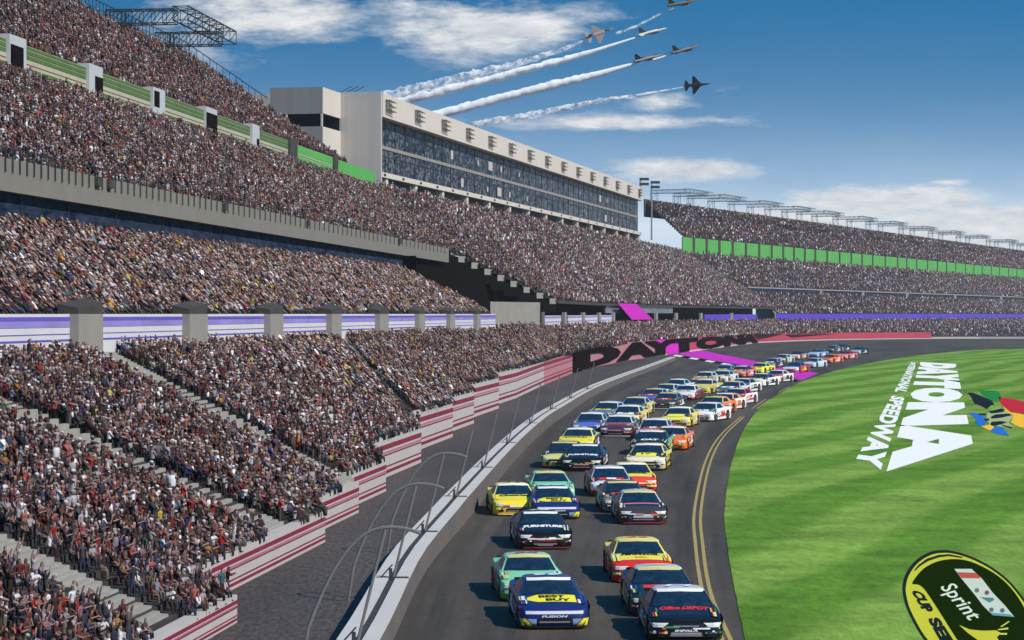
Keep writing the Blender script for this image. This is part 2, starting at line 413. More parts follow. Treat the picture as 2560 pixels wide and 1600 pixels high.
# ---------------------------------------------------------------- track-side wall line (photo px of its foot, height)
WALL_END = [(593, 1556), (813, 1355), (897, 1281), (965, 1228), (1053, 1156), (1132, 1092), (1185, 1058), (1247, 1021), (1291, 995)]
W = [gp(*p)[:2] for p in WALL_END]
def wall_h(d): return float(np.interp(d, [55, 70, 95, 110, 125, 140, 172, 200, 252, 360, 545, 710, 870, 1000], [.62, .84, 1.26, 1.43, 1.75, 2.17, 2.6, 2.8, 3.3, 3.5, 3.5, 3.1, 2.4, .9]))
CURVE_PX = [(1291, 995), (1360, 962), (1431, 933), (1500, 915), (1570, 901), (1640, 891.5), (1693, 884), (1760, 875), (1830, 865.5), (1894, 857.5), (1980, 853.5), (2100, 850), (2220, 848.2), (2328, 847.3), (2450, 847), (2600, 847), (2800, 847)]
CURVE = [gp(*p)[:2] for p in CURVE_PX]
CPX = [p[0] for p in CURVE_PX]
def curve_at(px):
    return np.array([np.interp(px, CPX, [c[0] for c in CURVE]), np.interp(px, CPX, [c[1] for c in CURVE])])

uA, nA = alo('A'), nrm('A')
panels = []                              # sawtooth panels (p, s0, s1)
sprev = 40.0
for w in W:
    p = float(w @ nA); s1 = float(w @ uA)
    panels.append((p, sprev, s1)); sprev = s1

# aisles of the lower tier
for tx, bx, by, bz in ((254, 868, 1196, 1.6), (-225, 690, 1322, 1.2), (-865, 395, 1557, .85), (858, 1090, 1045, 2.2)):
    AISLES.append((q_on('A', 0, tx), gp(bx, by, bz)[:2]))

# ================================================================ near grandstand (left)
gs = empty('grandstand', v3(q_on('A', 0, 600), 0))
tag(gs, 'tall near grandstand packed with spectators, purple and white fascia across its lower half', 'grandstand')
OFF = np.array(gs.location)
def part(mb, name, m, parent, off=OFF):
    mb.v = [v - off for v in mb.v]
    return mb.build(name, m, parent)

mb = MB()
for k, (p, s0, s1) in enumerate(panels):
    h = wall_h((p * nA + (s1 - 2) * uA)[1]) - .12
    if k == len(panels) - 1: s1b = s1
    patch(mb, p * nA + s0 * uA, p * nA + s1 * uA, P0['A'] * nA + s0 * uA, P0['A'] * nA + s1 * uA, h, 7.1, NR1, .40 if s1 < 120 else .48, .54,
          0 if s1 < 150 else (2 if s1 > 175 else 1), 't1A')
# last piece up to the junction
JA0 = J_AB(0)
c1 = curve_at(1395)
p, s0, s1 = panels[-1]
patch(mb, W[-1], c1, P0['A'] * nA + s1 * uA, JA0, 3.1, 6.85, 24, .8, .62, 2, 't1A')
lower = part(mb, 'lower_tier', STEP, gs)
def t1_z(xy):
    """tread height of the lower tier under a plan point"""
    s_, p_ = float(xy @ uA), float(xy @ nA)
    for k, (p, s0, s1) in enumerate(panels):
        if s_ <= s1: break
    h = wall_h((p * nA + (s1 - 2) * uA)[1]) - .12
    w = np.clip((p_ - p) / (P0['A'] - p), 0, .999)
    return h + (7.1 - h) * math.floor(w * NR1) / NR1, w
for k in range(len(AISLES)):
    a = MB()
    N2 = 2 * NR1
    for r in range(N2):
        w0, w1 = r / N2, (r + 1) / N2
        c0 = aisle_pos(k, w0); c1_ = aisle_pos(k, w1)
        z, ww = t1_z((c0 + c1_) / 2)
        if k == 3 and ww < .16: continue
        z += .07 + (.06 if r % 2 else 0)
        d = uA * (AW[k] + .1)
        a.prism8([v3(c0 - d, z - .5), v3(c0 + d, z - .5), v3(c1_ + d, z - .5), v3(c1_ - d, z - .5)],
                 [v3(c0 - d, z), v3(c0 + d, z), v3(c1_ + d, z), v3(c1_ - d, z)])
    part(a, 'stair_aisle', AISLE, lower)

# middle tier with blue suite glass and beige balcony above it
mb = MB()
patch(mb, A_start(.5), q_on('A', .5, 1228), A_start(11), q_on('A', 11, 1003), 8.9, 14.3, 25, .55, .56, 1)
part(mb, 'middle_tier', STEP, gs)
# fascia panels and pillars
pil_px = [(169, 231), (451, 497), (656, 689), (812, 837), (934, 956), (1034, 1049), (1113, 1125), (1181, 1190)]
edges = [-330] + [x for pr in pil_px for x in pr] + [1236]
for i in range(0, len(edges), 2):
    a, b = q_on('A', -.05, edges[i]), q_on('A', -.05, edges[i + 1])
    nn = nA
    base = MB(); st = MB(); st2 = MB()
    def slab(M_, z0, z1, o, t=.12):
        f = -nn * o
        M_.prism8([v3(a + f, z0), v3(b + f, z0), v3(b + f + nn * t, z0), v3(a + f + nn * t, z0)], [v3(a + f, z1), v3(b + f, z1), v3(b + f + nn * t, z1), v3(a + f + nn * t, z1)])
    slab(base, 6.8, 9.0, .15, .25)
    slab(st, 8.67, 8.86, .17, .02); slab(st, 7.70, 7.79, .17, .02); slab(st, 8.02, 8.06, .17, .02)
    slab(st2, 8.36, 8.66, .17, .02)
    bo = part(base, 'fascia_panel', FASW, gs)
    part(st, 'stripe', PURP, bo); part(st2, 'stripe', PURP_L, bo)
for (x0, x1) in pil_px:
    a, b = q_on('A', -.1, x0), q_on('A', -.1, x1)
    m = MB()
    f = -nA * .55; k = nA * .5
    m.prism8([v3(a + f, 6.3), v3(b + f, 6.3), v3(b + k, 6.3), v3(a + k, 6.3)], [v3(a + f, 9.0), v3(b + f, 9.0), v3(b + k, 9.0), v3(a + k, 9.0)])
    pr = part(m, 'pillar', CONC, gs)
    m = MB()                              # dark stub wall of the stair mouth on top of it
    m.prism8([v3(a + f * .95, 9.0), v3(b + f * .95, 9.0), v3(b + k, 9.0), v3(a + k, 9.0)], [v3(a + f * .95, 9.3), v3(b + f * .95, 9.6), v3(b + k, 9.8), v3(a + k, 9.5)])
    part(m, 'stub_wall', CONC_D, pr)
# suite glass strip
a, b = A_start(11.3), q_on('A', 11.3, 1010)
m = MB(); m.prism8([v3(a, 13.8), v3(b, 13.8), v3(b + nA * .2, 13.8), v3(a + nA * .2, 13.8)], [v3(a, 16.5), v3(b, 16.5), v3(b + nA * .2, 16.5), v3(a + nA * .2, 16.5)])
gl = part(m, 'suite_window', GLASS_C, gs)
m = MB()
for px in list(range(-300, 1000, 118)):
    c = q_on('A', 11.22, px); m.prism8([v3(c, 13.8), v3(c + uA * .12, 13.8), v3(c + uA * .12 + nA * .07, 13.8), v3(c + nA * .07, 13.8)], [v3(c, 16.5), v3(c + uA * .12, 16.5), v3(c + uA * .12 + nA * .07, 16.5), v3(c + nA * .07, 16.5)])
c0, c1_ = q_on('A', 11.22, -300), q_on('A', 11.22, 1000)
m.prism8([v3(c0, 16.38), v3(c1_, 16.38), v3(c1_ + nA * .06, 16.38), v3(c0 + nA * .06, 16.38)], [v3(c0, 16.46), v3(c1_, 16.46), v3(c1_ + nA * .06, 16.46), v3(c0 + nA * .06, 16.46)])
part(m, 'mullion', STEEL, gl)
# beige balcony front
a, b = A_start(10.7), q_on('A', 10.7, 1122)
m = MB()
m.prism8([v3(a, 16.2), v3(b, 16.2), v3(b + nA * 1.3, 16.2), v3(a + nA * 1.3, 16.2)], [v3(a, 18.15), v3(b, 18.15), v3(b + nA * 1.3, 18.15), v3(a + nA * 1.3, 18.15)])
bal = part(m, 'balcony_front', BALC, gs)
m = MB()
px = -320
while px < 1115:
    c = q_on('A', 10.62, px); m.bar(v3(c, 17.3), v3(c, 18.75), .05); px += 21 - 12 * (px + 320) / 1450
c0, c1_ = A_start(10.62), q_on('A', 10.62, 1118)
m.bar(v3(c0, 18.75), v3(c1_, 18.75), .035)
part(m, 'railing', STEEL, bal)
for px, w in ((245, 34), (275, 30), (565, 22), (772, 18), (1000, 26)):   # small dark boxes fixed along the rail
    c = q_on('A', 10.45, px); L = w * c[1] / F / .25
    m = MB(); m.prism8([v3(c, 17.5), v3(c + uA * L * .3, 17.5), v3(c + uA * L * .3 + nA * .5, 17.5), v3(c + nA * .5, 17.5)], [v3(c, 18.1), v3(c + uA * L * .3, 18.1), v3(c + uA * L * .3 + nA * .5, 18.1), v3(c + nA * .5, 18.1)])
    part(m, 'monitor_box', CONC_D, bal)

# upper tier
mb = MB()
patch(mb, A_start(12), J_AB(12), A_start(32), J_AB(32), 17.9, 30.2, 42, .8, .62, 0)
part(mb, 'upper_tier', STEP, gs)
# green band
def band(x0, x1, q, bands, name, parent, g='A', thick=.3, off=OFF, zb=30.2, kids='stripe'):
    a, b = q_on(g, q, x0), q_on(g, q, x1); nn = nrm(g)
    first = None
    for i, (z0, z1, m_, pr) in enumerate(bands):
        f = -nn * pr
        m = MB(); m.prism8([v3(a + f, z0), v3(b + f, z0), v3(b + nn * thick, z0), v3(a + nn * thick, z0)], [v3(a + f, z1), v3(b + f, z1), v3(b + nn * thick, z1), v3(a + nn * thick, z1)])
        o = part(m, name if first is None else kids, m_, parent if first is None else first, off)
        first = first or o
    return first
door_px = [(24, 66), (223, 257), (383, 413), (516, 543), (631, 649), (726, 744), (837, 846)]
def striped(x0, x1):
    band(x0, x1, 32.1, [(30.25, 32.95, CREAM, 0), (31.75, 32.1, GREEN_D, .04), (32.2, 32.55, GREEN_D, .05), (32.65, 32.90, GREEN_D, .04), (30.62, 30.95, GREEN_D, .05), (31.25, 31.32, STRIPE, .03)], 'fascia_panel', gs)
ed = [-330] + [x for pr in door_px for x in pr]
for i in range(0, 12, 2): striped(ed[i], ed[i + 1])
band(744, 837, 32.1, [(30.25, 32.8, CREAM, 0), (31.7, 32.75, GREEN, .04), (30.55, 31.2, GREEN, .05), (31.35, 31.5, GREEN, .05)], 'fascia_panel', gs)
band(846, 938, 32.1, [(30.0, 32.8, GREEN, 0)], 'fascia_panel', gs)
for i, (x0, x1) in enumerate(door_px):
    a, b = q_on('A', 31.75, x0), q_on('A', 31.75, x1)
    zt = 33.35
    m = MB(); m.prism8([v3(a, 29.9), v3(b, 29.9), v3(b + nA * 1.2, 29.9), v3(a + nA * 1.2, 29.9)], [v3(a, zt), v3(b, zt), v3(b + nA * 1.2, zt), v3(a + nA * 1.2, zt)])
    fr = part(m, 'stair_portal', PORTAL if i < 5 else CONC_D, gs)
    if i < 5:
        e = (b - a)
        lo, hi = [(.05, .82), (.42, 1.0), (.08, .52), (.0, 1.0), (.6, .95)][i]; z0, z1 = [(29.9, 32.5), (29.9, 32.3), (31.3, 33.0), (30.5, 32.7), (30.3, 31.6)][i]
        m = MB(); a2, b2 = a + e * lo - nA * .03, a + e * hi - nA * .03
        m.prism8([v3(a2, z0), v3(b2, z0), v3(b2 + nA * .02, z0), v3(a2 + nA * .02, z0)], [v3(a2, z1), v3(b2, z1), v3(b2 + nA * .02, z1), v3(a2 + nA * .02, z1)])
        part(m, 'opening', BLACK, fr)
# top tier, cut back on a slant at its far end
mb = MB()
F1, B1 = q_on('A', 33, 872), q_on('A', 49, 474)
patch(mb, A_start(33), F1, A_start(49), B1, 32.9, 46.0, 34, .9, .66, 3)
part(mb, 'top_tier', STEP, gs)
m = MB()                                  # slanted end wall under the cut
m.quad(v3(F1, 28), v3(B1, 28), v3(B1, 46), v3(F1, 32.9))
m.quad(v3(B1, 28), v3(A_start(49), 28), v3(A_start(49), 46), v3(B1, 46))
part(m, 'back_wall', CONC_D, gs)
# railing along the top and down the slant
m = MB()
pts = [v3(q_on('A', 49.1, x), 46.0) for x in np.linspace(-330, 472, 46)]
for i, p in enumerate(pts):
    for k in range(2 if i < len(pts) - 1 else 1):
        c = p if k == 0 else (p + pts[i + 1]) / 2
        m.bar(c, c + np.array([0, 0, 1.9]), .06)
for i in range(len(pts) - 1):
    m.bar(pts[i] + [0, 0, 1.9], pts[i + 1] + [0, 0, 1.9], .07); m.bar(pts[i] + [0, 0, .9], pts[i + 1] + [0, 0, .9], .04)
e0, e1 = v3(B1, 46.0), v3(F1, 32.9)
for i in range(12):
    c = e0 + (e1 - e0) * i / 26; dn = e0 + (e1 - e0) * (i + 1) / 26
    m.bar(c, c + np.array([0, 0, 1.7]), .055); m.bar(c + [0, 0, 1.7], dn + [0, 0, 1.7], .07)
part(m, 'railing', STEEL, gs)

# ================================================================ middle grandstand (under the suites)
ms = empty('grandstand', v3((J_AB(0) + J_BC(0)) / 2, 0)); OFFB = np.array(ms.location)
tag(ms, 'middle grandstand below the glass suites with a dark open concourse under its crowd', 'grandstand')
mb = MB()
def along(line, t):
    """point at fraction t of a bent line"""
    L_ = [0]
    for i in range(len(line) - 1): L_.append(L_[-1] + np.linalg.norm(line[i + 1] - line[i]))
    return np.array([np.interp(t * L_[-1], L_, [p[j] for p in line]) for j in (0, 1)])
B0_ = BK(0)
Lb = [along(B0_, t) for t in (0, .12, .30, .48, .66, .82, 1)]
Ff = [curve_at(x) for x in (1395, 1470, 1570, 1670, 1780, 1880, 1960)]
for i in range(6):
    h0 = min(wall_h(Ff[i][1]), wall_h(Ff[i + 1][1])) - .3
    patch(mb, Ff[i], Ff[i + 1], Lb[i], Lb[i + 1], h0, 6.5, 18, 1.3, .80, 4)
part(mb, 'lower_tier', STEP, ms, OFFB)
mb = MB()
zB = lambda q: 11.2 + .615 * (q - 1)
K1, K12, K34 = BK(1), BK(12), BK(34)
for i in range(3):
    patch(mb, K1[i], K1[i + 1], K12[i], K12[i + 1], zB(1), zB(12), 17, 1.35, .80, 5)
    patch(mb, K12[i], K12[i + 1], K34[i], K34[i + 1], zB(12), 31.2, 34, 1.35, .80, 5)
part(mb, 'upper_tier', STEP, ms, OFFB)
uB, nB = alo('B'), nrm('B')
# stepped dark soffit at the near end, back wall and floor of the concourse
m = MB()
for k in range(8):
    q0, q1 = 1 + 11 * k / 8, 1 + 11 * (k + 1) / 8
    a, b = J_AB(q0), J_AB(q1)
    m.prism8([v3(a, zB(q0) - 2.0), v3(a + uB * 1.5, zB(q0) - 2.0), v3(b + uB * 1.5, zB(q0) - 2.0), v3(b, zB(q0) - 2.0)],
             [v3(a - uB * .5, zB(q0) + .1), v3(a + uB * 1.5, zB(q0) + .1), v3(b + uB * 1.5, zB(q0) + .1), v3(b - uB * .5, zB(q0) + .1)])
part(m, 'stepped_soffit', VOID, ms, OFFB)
for k in range(8):
    m = MB()
    q0, q1 = 1 + 11 * k / 8, 1 + 11 * (k + 1) / 8
    a, b = J_AB(q0), J_AB(q1)
    f = (a - b) * .42
    m.prism8([v3(a - f - uB * .8, zB(q0) - .55), v3(a - uB * .8, zB(q0) - .55), v3(a + uB * .3, zB(q0) - .55), v3(a - f + uB * .3, zB(q0) - .55)],
             [v3(a - f - uB * .8, zB(q0) + .35), v3(a - uB * .8, zB(q0) + .35), v3(a + uB * .3, zB(q0) + .35), v3(a - f + uB * .3, zB(q0) + .35)])
    part(m, 'step_end', CONC, ms, OFFB)
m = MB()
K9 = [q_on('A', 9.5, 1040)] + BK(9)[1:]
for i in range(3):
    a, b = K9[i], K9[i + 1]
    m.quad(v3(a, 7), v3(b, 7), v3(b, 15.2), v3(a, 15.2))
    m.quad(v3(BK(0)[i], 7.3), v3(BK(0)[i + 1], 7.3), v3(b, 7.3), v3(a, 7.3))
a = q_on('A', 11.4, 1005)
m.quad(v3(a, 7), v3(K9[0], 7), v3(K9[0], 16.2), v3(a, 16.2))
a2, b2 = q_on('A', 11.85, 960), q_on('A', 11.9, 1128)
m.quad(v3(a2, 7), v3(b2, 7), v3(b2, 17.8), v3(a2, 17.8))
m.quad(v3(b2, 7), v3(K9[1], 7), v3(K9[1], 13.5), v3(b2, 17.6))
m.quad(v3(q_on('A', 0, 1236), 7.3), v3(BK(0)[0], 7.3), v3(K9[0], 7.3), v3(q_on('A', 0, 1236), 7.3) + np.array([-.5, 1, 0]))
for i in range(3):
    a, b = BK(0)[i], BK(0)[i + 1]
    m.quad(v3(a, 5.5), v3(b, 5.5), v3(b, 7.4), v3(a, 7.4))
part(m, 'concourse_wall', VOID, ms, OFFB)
m = MB()                                  # ledge along the front of the upper tier
for i in range(3):
    a, b = K1[i], K1[i + 1]
    m.prism8([v3(a - nB * .3, 10.75), v3(b - nB * .3, 10.75), v3(b + nB * .6, 10.75), v3(a + nB * .6, 10.75)], [v3(a - nB * .3, 11.25), v3(b - nB * .3, 11.25), v3(b + nB * .6, 11.25), v3(a + nB * .6, 11.25)])
part(m, 'ledge', CONC_D, ms, OFFB)
def bline(px, q=0.0):
    """point of the middle stand's front line at px"""
    ln = BK(q); t = (px - CX) / F
    for a, b in zip(ln[:-1], ln[1:]):
        k = (t * a[1] - a[0]) / ((b - a)[0] - t * (b - a)[1])
        if -.3 <= k <= 1: break
    return a + (b - a) * k
def bbox(name, x0, x1, z0, z1, q, m_, parent=ms, th=.3):
    a, b = bline(x0, q), bline(x1, q)
    m = MB(); m.prism8([v3(a, z0), v3(b, z0), v3(b + nB * th, z0), v3(a + nB * th, z0)], [v3(a, z1), v3(b, z1), v3(b + nB * th, z1), v3(a + nB * th, z1)])
    return part(m, name, m_, parent, OFFB)
# tan wall that closes the near end of the concourse
a, b = np.array(sp(1226, 785, 330)[:2]), np.array(sp(1350, 785, 352)[:2])
m = MB(); m.prism8([v3(a, 7.4), v3(b, 7.4), v3(b + [0, .4], 7.4), v3(a + [0, .4], 7.4)], [v3(a, 10.7), v3(b, 10.7), v3(b + [0, .4], 10.7), v3(a + [0, .4], 10.7)])
part(m, 'end_wall', CONC, ms, OFFB)
bbox('dark_bay', 1280, 1330, 7.6, 9.0, -.3, VOID)
for x0, x1 in ((1362, 1403), (1420, 1455), (1462, 1494), (1503, 1530)):
    o = bbox('fascia_panel', x0, x1, 7.0, 8.75, -.15, FASW)
    bbox('stripe', x0, x1, 8.35, 8.65, -.19, PURP_L, o, .03); bbox('stripe', x0, x1, 7.7, 7.85, -.19, PURP_L, o, .03)
for x in (1338, 1357, 1412, 1458, 1498, 1533, 1640, 1690, 1752, 1828):
    bbox('post', x, x + 5, 7.4, 9.3, -.25, CONC, ms, .5)
for x0, x1 in ((1515, 1548), (1594, 1682)): bbox('concourse_window', x0, x1, 9.2, 11.0, 1.4, GLASS_P)
for x0, x1 in ((1762, 1826), (1834, 1893)): bbox('fascia_panel', x0, x1, 6.9, 8.9, -.15, PURP_S)

# ================================================================ far grandstand (right)
fs = empty('grandstand', v3(q_on('C', 0, 2250), 0)); OFFC = np.array(fs.location)
tag(fs, 'long far grandstand on the right with a bright green fascia and a thin purple line', 'grandstand')
nC, uC = nrm('C'), alo('C')
mb = MB()
Fc = [curve_at(x) for x in (1960, 2100, 2220, 2328, 2450, 2600, 2800)]
Bc = [J_BC(0)] + [q_on('C', 0, x) for x in (2080, 2200, 2320, 2450, 2600, 2760)]
for i in range(6):
    patch(mb, Fc[i], Fc[i + 1], Bc[i], Bc[i + 1], max(.6, min(wall_h(Fc[i][1]), wall_h(Fc[i + 1][1])) - .4) if i < 3 else .6, 6.2, 22, 1.7, 1.0, 6)
part(mb, 'lower_tier', STEP, fs, OFFC)
mb = MB()
patch(mb, q_on('C', .5, 1938), C_end(.5), q_on('C', 11, 1862), C_end(11), 8.9, 16.3, 11, 1.7, 1.05, 6)
part(mb, 'middle_tier', STEP, fs, OFFC)
def cbox(name, x0, x1, z0, z1, q, m_, parent=fs, th=.4):
    a, b = q_on('C', q, x0), q_on('C', q, x1)
    m = MB(); m.prism8([v3(a, z0), v3(b, z0), v3(b + nC * th, z0), v3(a + nC * th, z0)], [v3(a, z1), v3(b, z1), v3(b + nC * th, z1), v3(a + nC * th, z1)])
    return part(m, name, m_, parent, OFFC)
cbox('fascia_panel', 1940, 2740, 6.1, 9.1, -.1, PURP_S)
m = MB(); a, b = q_on('C', 0, 1938), q_on('C', 11, 1890)
m.prism8([v3(a - uC * .5, 7.3), v3(a + uC * 1.5, 7.3), v3(b + uC * 1.5, 7.3), v3(b - uC * .5, 7.3)], [v3(a - uC * .5, 9.2), v3(a + uC * 1.5, 9.2), v3(b + uC * 1.5, 16.3), v3(b - uC * .5, 16.3)])
part(m, 'end_wall', CONC, fs, OFFC)
g = cbox('suite_window', 1862, 2740, 16.2, 18.3, 11.2, GLASS_C)
for i, x in enumerate((2050, 2155, 2265, 2385, 2500)): cbox('pier', x, x + 6, 16.2, 18.5, 11.0, STEEL_L, fs)
cbox('balcony_front', 1870, 2740, 18.2, 18.7, 10.9, CONC)
mb = MB()
patch(mb, J_BC(12), C_end(12), J_BC(32), C_end(32), 18.5, 30.6, 20, 1.7, 1.05, 6)
part(mb, 'upper_tier', STEP, fs, OFFC)
posts = [1707] + [1560 + x / 2.42 for x in (430, 508, 585, 665, 745, 825, 900, 970, 1035, 1100, 1163, 1235, 1310, 1380, 1445, 1510, 1585, 1660, 1715, 1775, 1840, 1900, 1955, 2010, 2068, 2120, 2170, 2225, 2275, 2330, 2380)] + [2562, 2580, 2600, 2620, 2740]
for i in range(len(posts) - 1):
    w = max(1.2, 5 - i * .16)
    cbox('fascia_panel', posts[i], posts[i + 1] - w, 30.6, 36.2, 32.1, GREEN)
    cbox('fascia_post', posts[i + 1] - w, posts[i + 1], 30.4, 36.3, 31.9, CONC_D)
cbox('ledge', 1740, 2740, 30.2, 30.7, 31.7, CONC)
mb = MB()
patch(mb, q_on('C', 33, 1712), C_end(33), q_on('C', 50, 1616), C_end(50), 36.2, 49.6, 18, 1.7, 1.05, 7)
part(mb, 'top_tier', STEP, fs, OFFC)
m = MB(); a, b = q_on('C', 50.2, 1612), C_end(50.2)
m.prism8([v3(a, 44), v3(b, 44), v3(b + nC * .4, 44), v3(a + nC * .4, 44)], [v3(a, 50.4), v3(b, 50.4), v3(b + nC * .4, 50.4), v3(a + nC * .4, 50.4)])
part(m, 'parapet', CONC_D, fs, OFFC)
m = MB(); a, b = q_on('C', 30, 1600), q_on('C', 32, 1700)
m.prism8([v3(a, 30.0), v3(b, 30.0), v3(b + nC * 8, 30.0), v3(a + nC * 8, 30.0)], [v3(a, 31.6), v3(b, 30.6), v3(b + nC * 8, 33.0), v3(a + nC * 8, 31.6)])
part(m, 'roof_slab', CONC_D, fs, OFFC)

# ================================================================ striped wall along the track
wl = empty('trackside_wall', v3(W[3], 0)); OFFW = np.array(wl.location)
tag(wl, 'low white wall with dark red stripes in stepped panels below the near stand, red and lettered further on', 'wall')
STR = [(.70, .82, STRIPE), (.60, .645, STRIPE2), (.54, .575, STRIPE), (.25, .285, STRIPE), (.10, .175, STRIPE)]
def wall_piece(a, b, ha, hb, nn, name, base_m, stripes, th=.35):
    m = MB(); k = nn * th
    m.prism8([v3(a, -.02), v3(b, -.02), v3(b + k, -.02), v3(a + k, -.02)], [v3(a, ha), v3(b, hb), v3(b + k, hb), v3(a + k, ha)])
    o = part(m, name, base_m, wl, OFFW)
    for mt in {id(s[2]): s[2] for s in stripes}.values():
        m = MB()
        for lo, hi, mm in stripes:
            if mm is not mt: continue
            f = -nn * .02
            m.prism8([v3(a + f, ha * lo), v3(b + f, hb * lo), v3(b - nn * .002, hb * lo), v3(a - nn * .002, ha * lo)], [v3(a + f, ha * hi), v3(b + f, hb * hi), v3(b - nn * .002, hb * hi), v3(a - nn * .002, ha * hi)])
        part(m, 'stripe', mt, o, OFFW)
    return o
for k, (p, s0, s1) in enumerate(panels):
    h = wall_h((p * nA + (s1 - 2) * uA)[1])
    wall_piece(p * nA + (s0 - .6) * uA, p * nA + s1 * uA, h, h, nA, 'wall_panel', WALLW, STR)
def cn(i):
    t = CURVE[i + 1] - CURVE[i]; t /= np.linalg.norm(t); return np.array([-t[1], t[0]])
for i in range(len(CURVE) - 1):
    a, b = CURVE[i], CURVE[i + 1]; ha, hb = wall_h(a[1]), wall_h(b[1])
    if CPX[i] >= 2328: ha = hb = .75
    nn = cn(i)
    if i < 2: wall_piece(a, b, ha, hb, nn, 'wall_panel', WALLW if i == 0 else PINK, STR)
    else: wall_piece(a, b, ha, hb, nn, 'wall_panel', (PINK if CPX[i] < 1640 else REDW) if CPX[i] < 2328 else WALLW, [(.0, .12, WALLW)] if CPX[i] >= 1640 and CPX[i] < 2328 else [])
# ---------------------------------------------------------------- lettering helper
FONT_CACHE = {}
def text_geo(s, bold=.0, shear=0.0, spacing=1.0):
    key = (s, bold, shear, spacing)
    if key not in FONT_CACHE:
        c = bpy.data.curves.new('lettering', 'FONT'); c.body = s; c.offset = bold; c.shear = shear; c.space_character = spacing; c.resolution_u = 3
        o = bpy.data.objects.new('lettering', c)
        m = bpy.data.meshes.new_from_object(o)
        v = np.array([x.co[:2] for x in m.vertices]); f = [tuple(p.vertices) for p in m.polygons]
        bpy.data.objects.remove(o); bpy.data.curves.remove(c); bpy.data.meshes.remove(m)
        lo, hi = v.min(0), v.max(0)
        FONT_CACHE[key] = ((v - lo) / (hi - lo), f, (hi - lo)[0] / (hi - lo)[1])
    return FONT_CACHE[key]
def put_text(name, s, fn, m, parent, off=None, bold=.03, shear=0.0, spacing=1.0, cuts=0):
    v, f, _ = text_geo(s, bold, shear, spacing)
    if cuts:
        import bmesh
        bm = bmesh.new(); bv = [bm.verts.new((x[0], x[1], 0)) for x in v]
        for q in f:
            try: bm.faces.new([bv[i] for i in q])
            except ValueError: pass
        for c in range(1, cuts):
            bmesh.ops.bisect_plane(bm, geom=bm.verts[:] + bm.edges[:] + bm.faces[:], plane_co=(c / cuts, 0, 0), plane_no=(1, 0, 0))
        bm.verts.index_update(); v = np.array([x.co[:2] for x in bm.verts]); f = [tuple(w.index for w in q.verts) for q in bm.faces]; bm.free()
    pts = [np.array(fn(a, b), float) for a, b in v]
    if off is not None: pts = [p - off for p in pts]
    o = link(name, mesh(name, pts, f, m), parent)
    return o

# DAYTONA on the wall: heavy black letters, each its own run of wall
LET = [('D', 1432, 1548), ('A', 1536, 1642), ('Y', 1606, 1692), ('T', 1674, 1742), ('O', 1738, 1812), ('N', 1808, 1858), ('A', 1846, 1895)]
for ch, x0, x1 in LET:
    def fn(a, b, x0=x0, x1=x1):
        px = x0 + (x1 - x0) * a; c = curve_at(px); c2 = curve_at(px + 4); t = c2 - c; t /= np.linalg.norm(t)
        n_ = np.array([-t[1], t[0]]); h = wall_h(c[1])
        c = c - n_ * .22
        return (c[0], c[1], h * (.06 + .92 * b))
    # finer outline so that the letters follow the bend
    v, f, _ = text_geo(ch, .075)
    put_text('letter', ch, fn, BLACK, wl, OFFW, bold=.085, cuts=14)
m = MB()
for px0, px1 in ((1431, 1452),):
    a, b = curve_at(px0), curve_at(px1); t = (b - a) / np.linalg.norm(b - a); n_ = np.array([-t[1], t[0]])
    m.prism8([v3(a - n_ * .16, 0), v3(b - n_ * .16, 0), v3(b - n_ * .01, 0), v3(a - n_ * .01, 0)], [v3(a - n_ * .16, wall_h(a[1]) * 1.0), v3(b - n_ * .16, wall_h(b[1])), v3(b - n_ * .01, wall_h(b[1])), v3(a - n_ * .01, wall_h(a[1]))])
part(m, 'black_panel', BLACK, wl, OFFW)
# magenta patch of the finish line running up the wall
m = MB()
for px0, px1 in ((1668, 1700),):
    a, b = curve_at(px0), curve_at(px1); t = (b - a) / np.linalg.norm(b - a); n_ = np.array([-t[1], t[0]])
    h = wall_h(a[1])
    m.quad(v3(a - n_ * .06, .05), v3(b - n_ * .06, .05), v3(curve_at(1690) - n_ * .06, h * .98), v3(curve_at(1640) - n_ * .06, h * .98))
part(m, 'finish_stripe', MAGENTA, wl, OFFW)

# ================================================================ ground, track, grass
g = link('ground', mesh('ground', [(-9000, -3000, 0), (9000, -3000, 0), (9000, 15000, 0), (-9000, 15000, 0)], [(0, 1, 2, 3)], APRON)); g['kind'] = 'structure'
BAR_PX = [(830, 1930), (878, 1810), (930, 1705), (984, 1600), (1067, 1425), (1169, 1301), (1260, 1185), (1321, 1116), (1370, 1070), (1411, 1040), (1480, 993), (1546, 960), (1629, 926), (1690, 901)]
BARL = [gp(*p)[:2] for p in BAR_PX]
GR_PX = [(1905, 1720), (1862, 1600), (1820, 1376), (1812, 1270), (1831, 1153), (1863, 1069), (1905, 1016), (1955, 981), (2011, 952), (2090, 927), (2170, 909), (2250, 895), (2328, 885), (2410, 877.5), (2487, 873.5), (2570, 872), (2700, 872), (3000, 873)]
def smooth_line(pts, k=6):
    """Catmull-Rom through the given plan points"""
    P = [2 * pts[0] - pts[1]] + list(pts) + [2 * pts[-1] - pts[-2]]
    out = []
    for i in range(1, len(P) - 2):
        for j in range(k):
            t = j / k
            out.append(.5 * ((2 * P[i]) + (-P[i - 1] + P[i + 1]) * t + (2 * P[i - 1] - 5 * P[i] + 4 * P[i + 1] - P[i + 2]) * t * t + (-P[i - 1] + 3 * P[i] - 3 * P[i + 1] + P[i + 2]) * t ** 3))
    out.append(P[-2]); return out
GRL = smooth_line([gp(*p)[:2] for p in GR_PX], 22)
GRL = [p + rng.normal(0, .008, 2) * np.array([1, 0]) for p in GRL]
BARS_ = smooth_line(BARL, 5)
left = BARS_ + CURVE[7:]
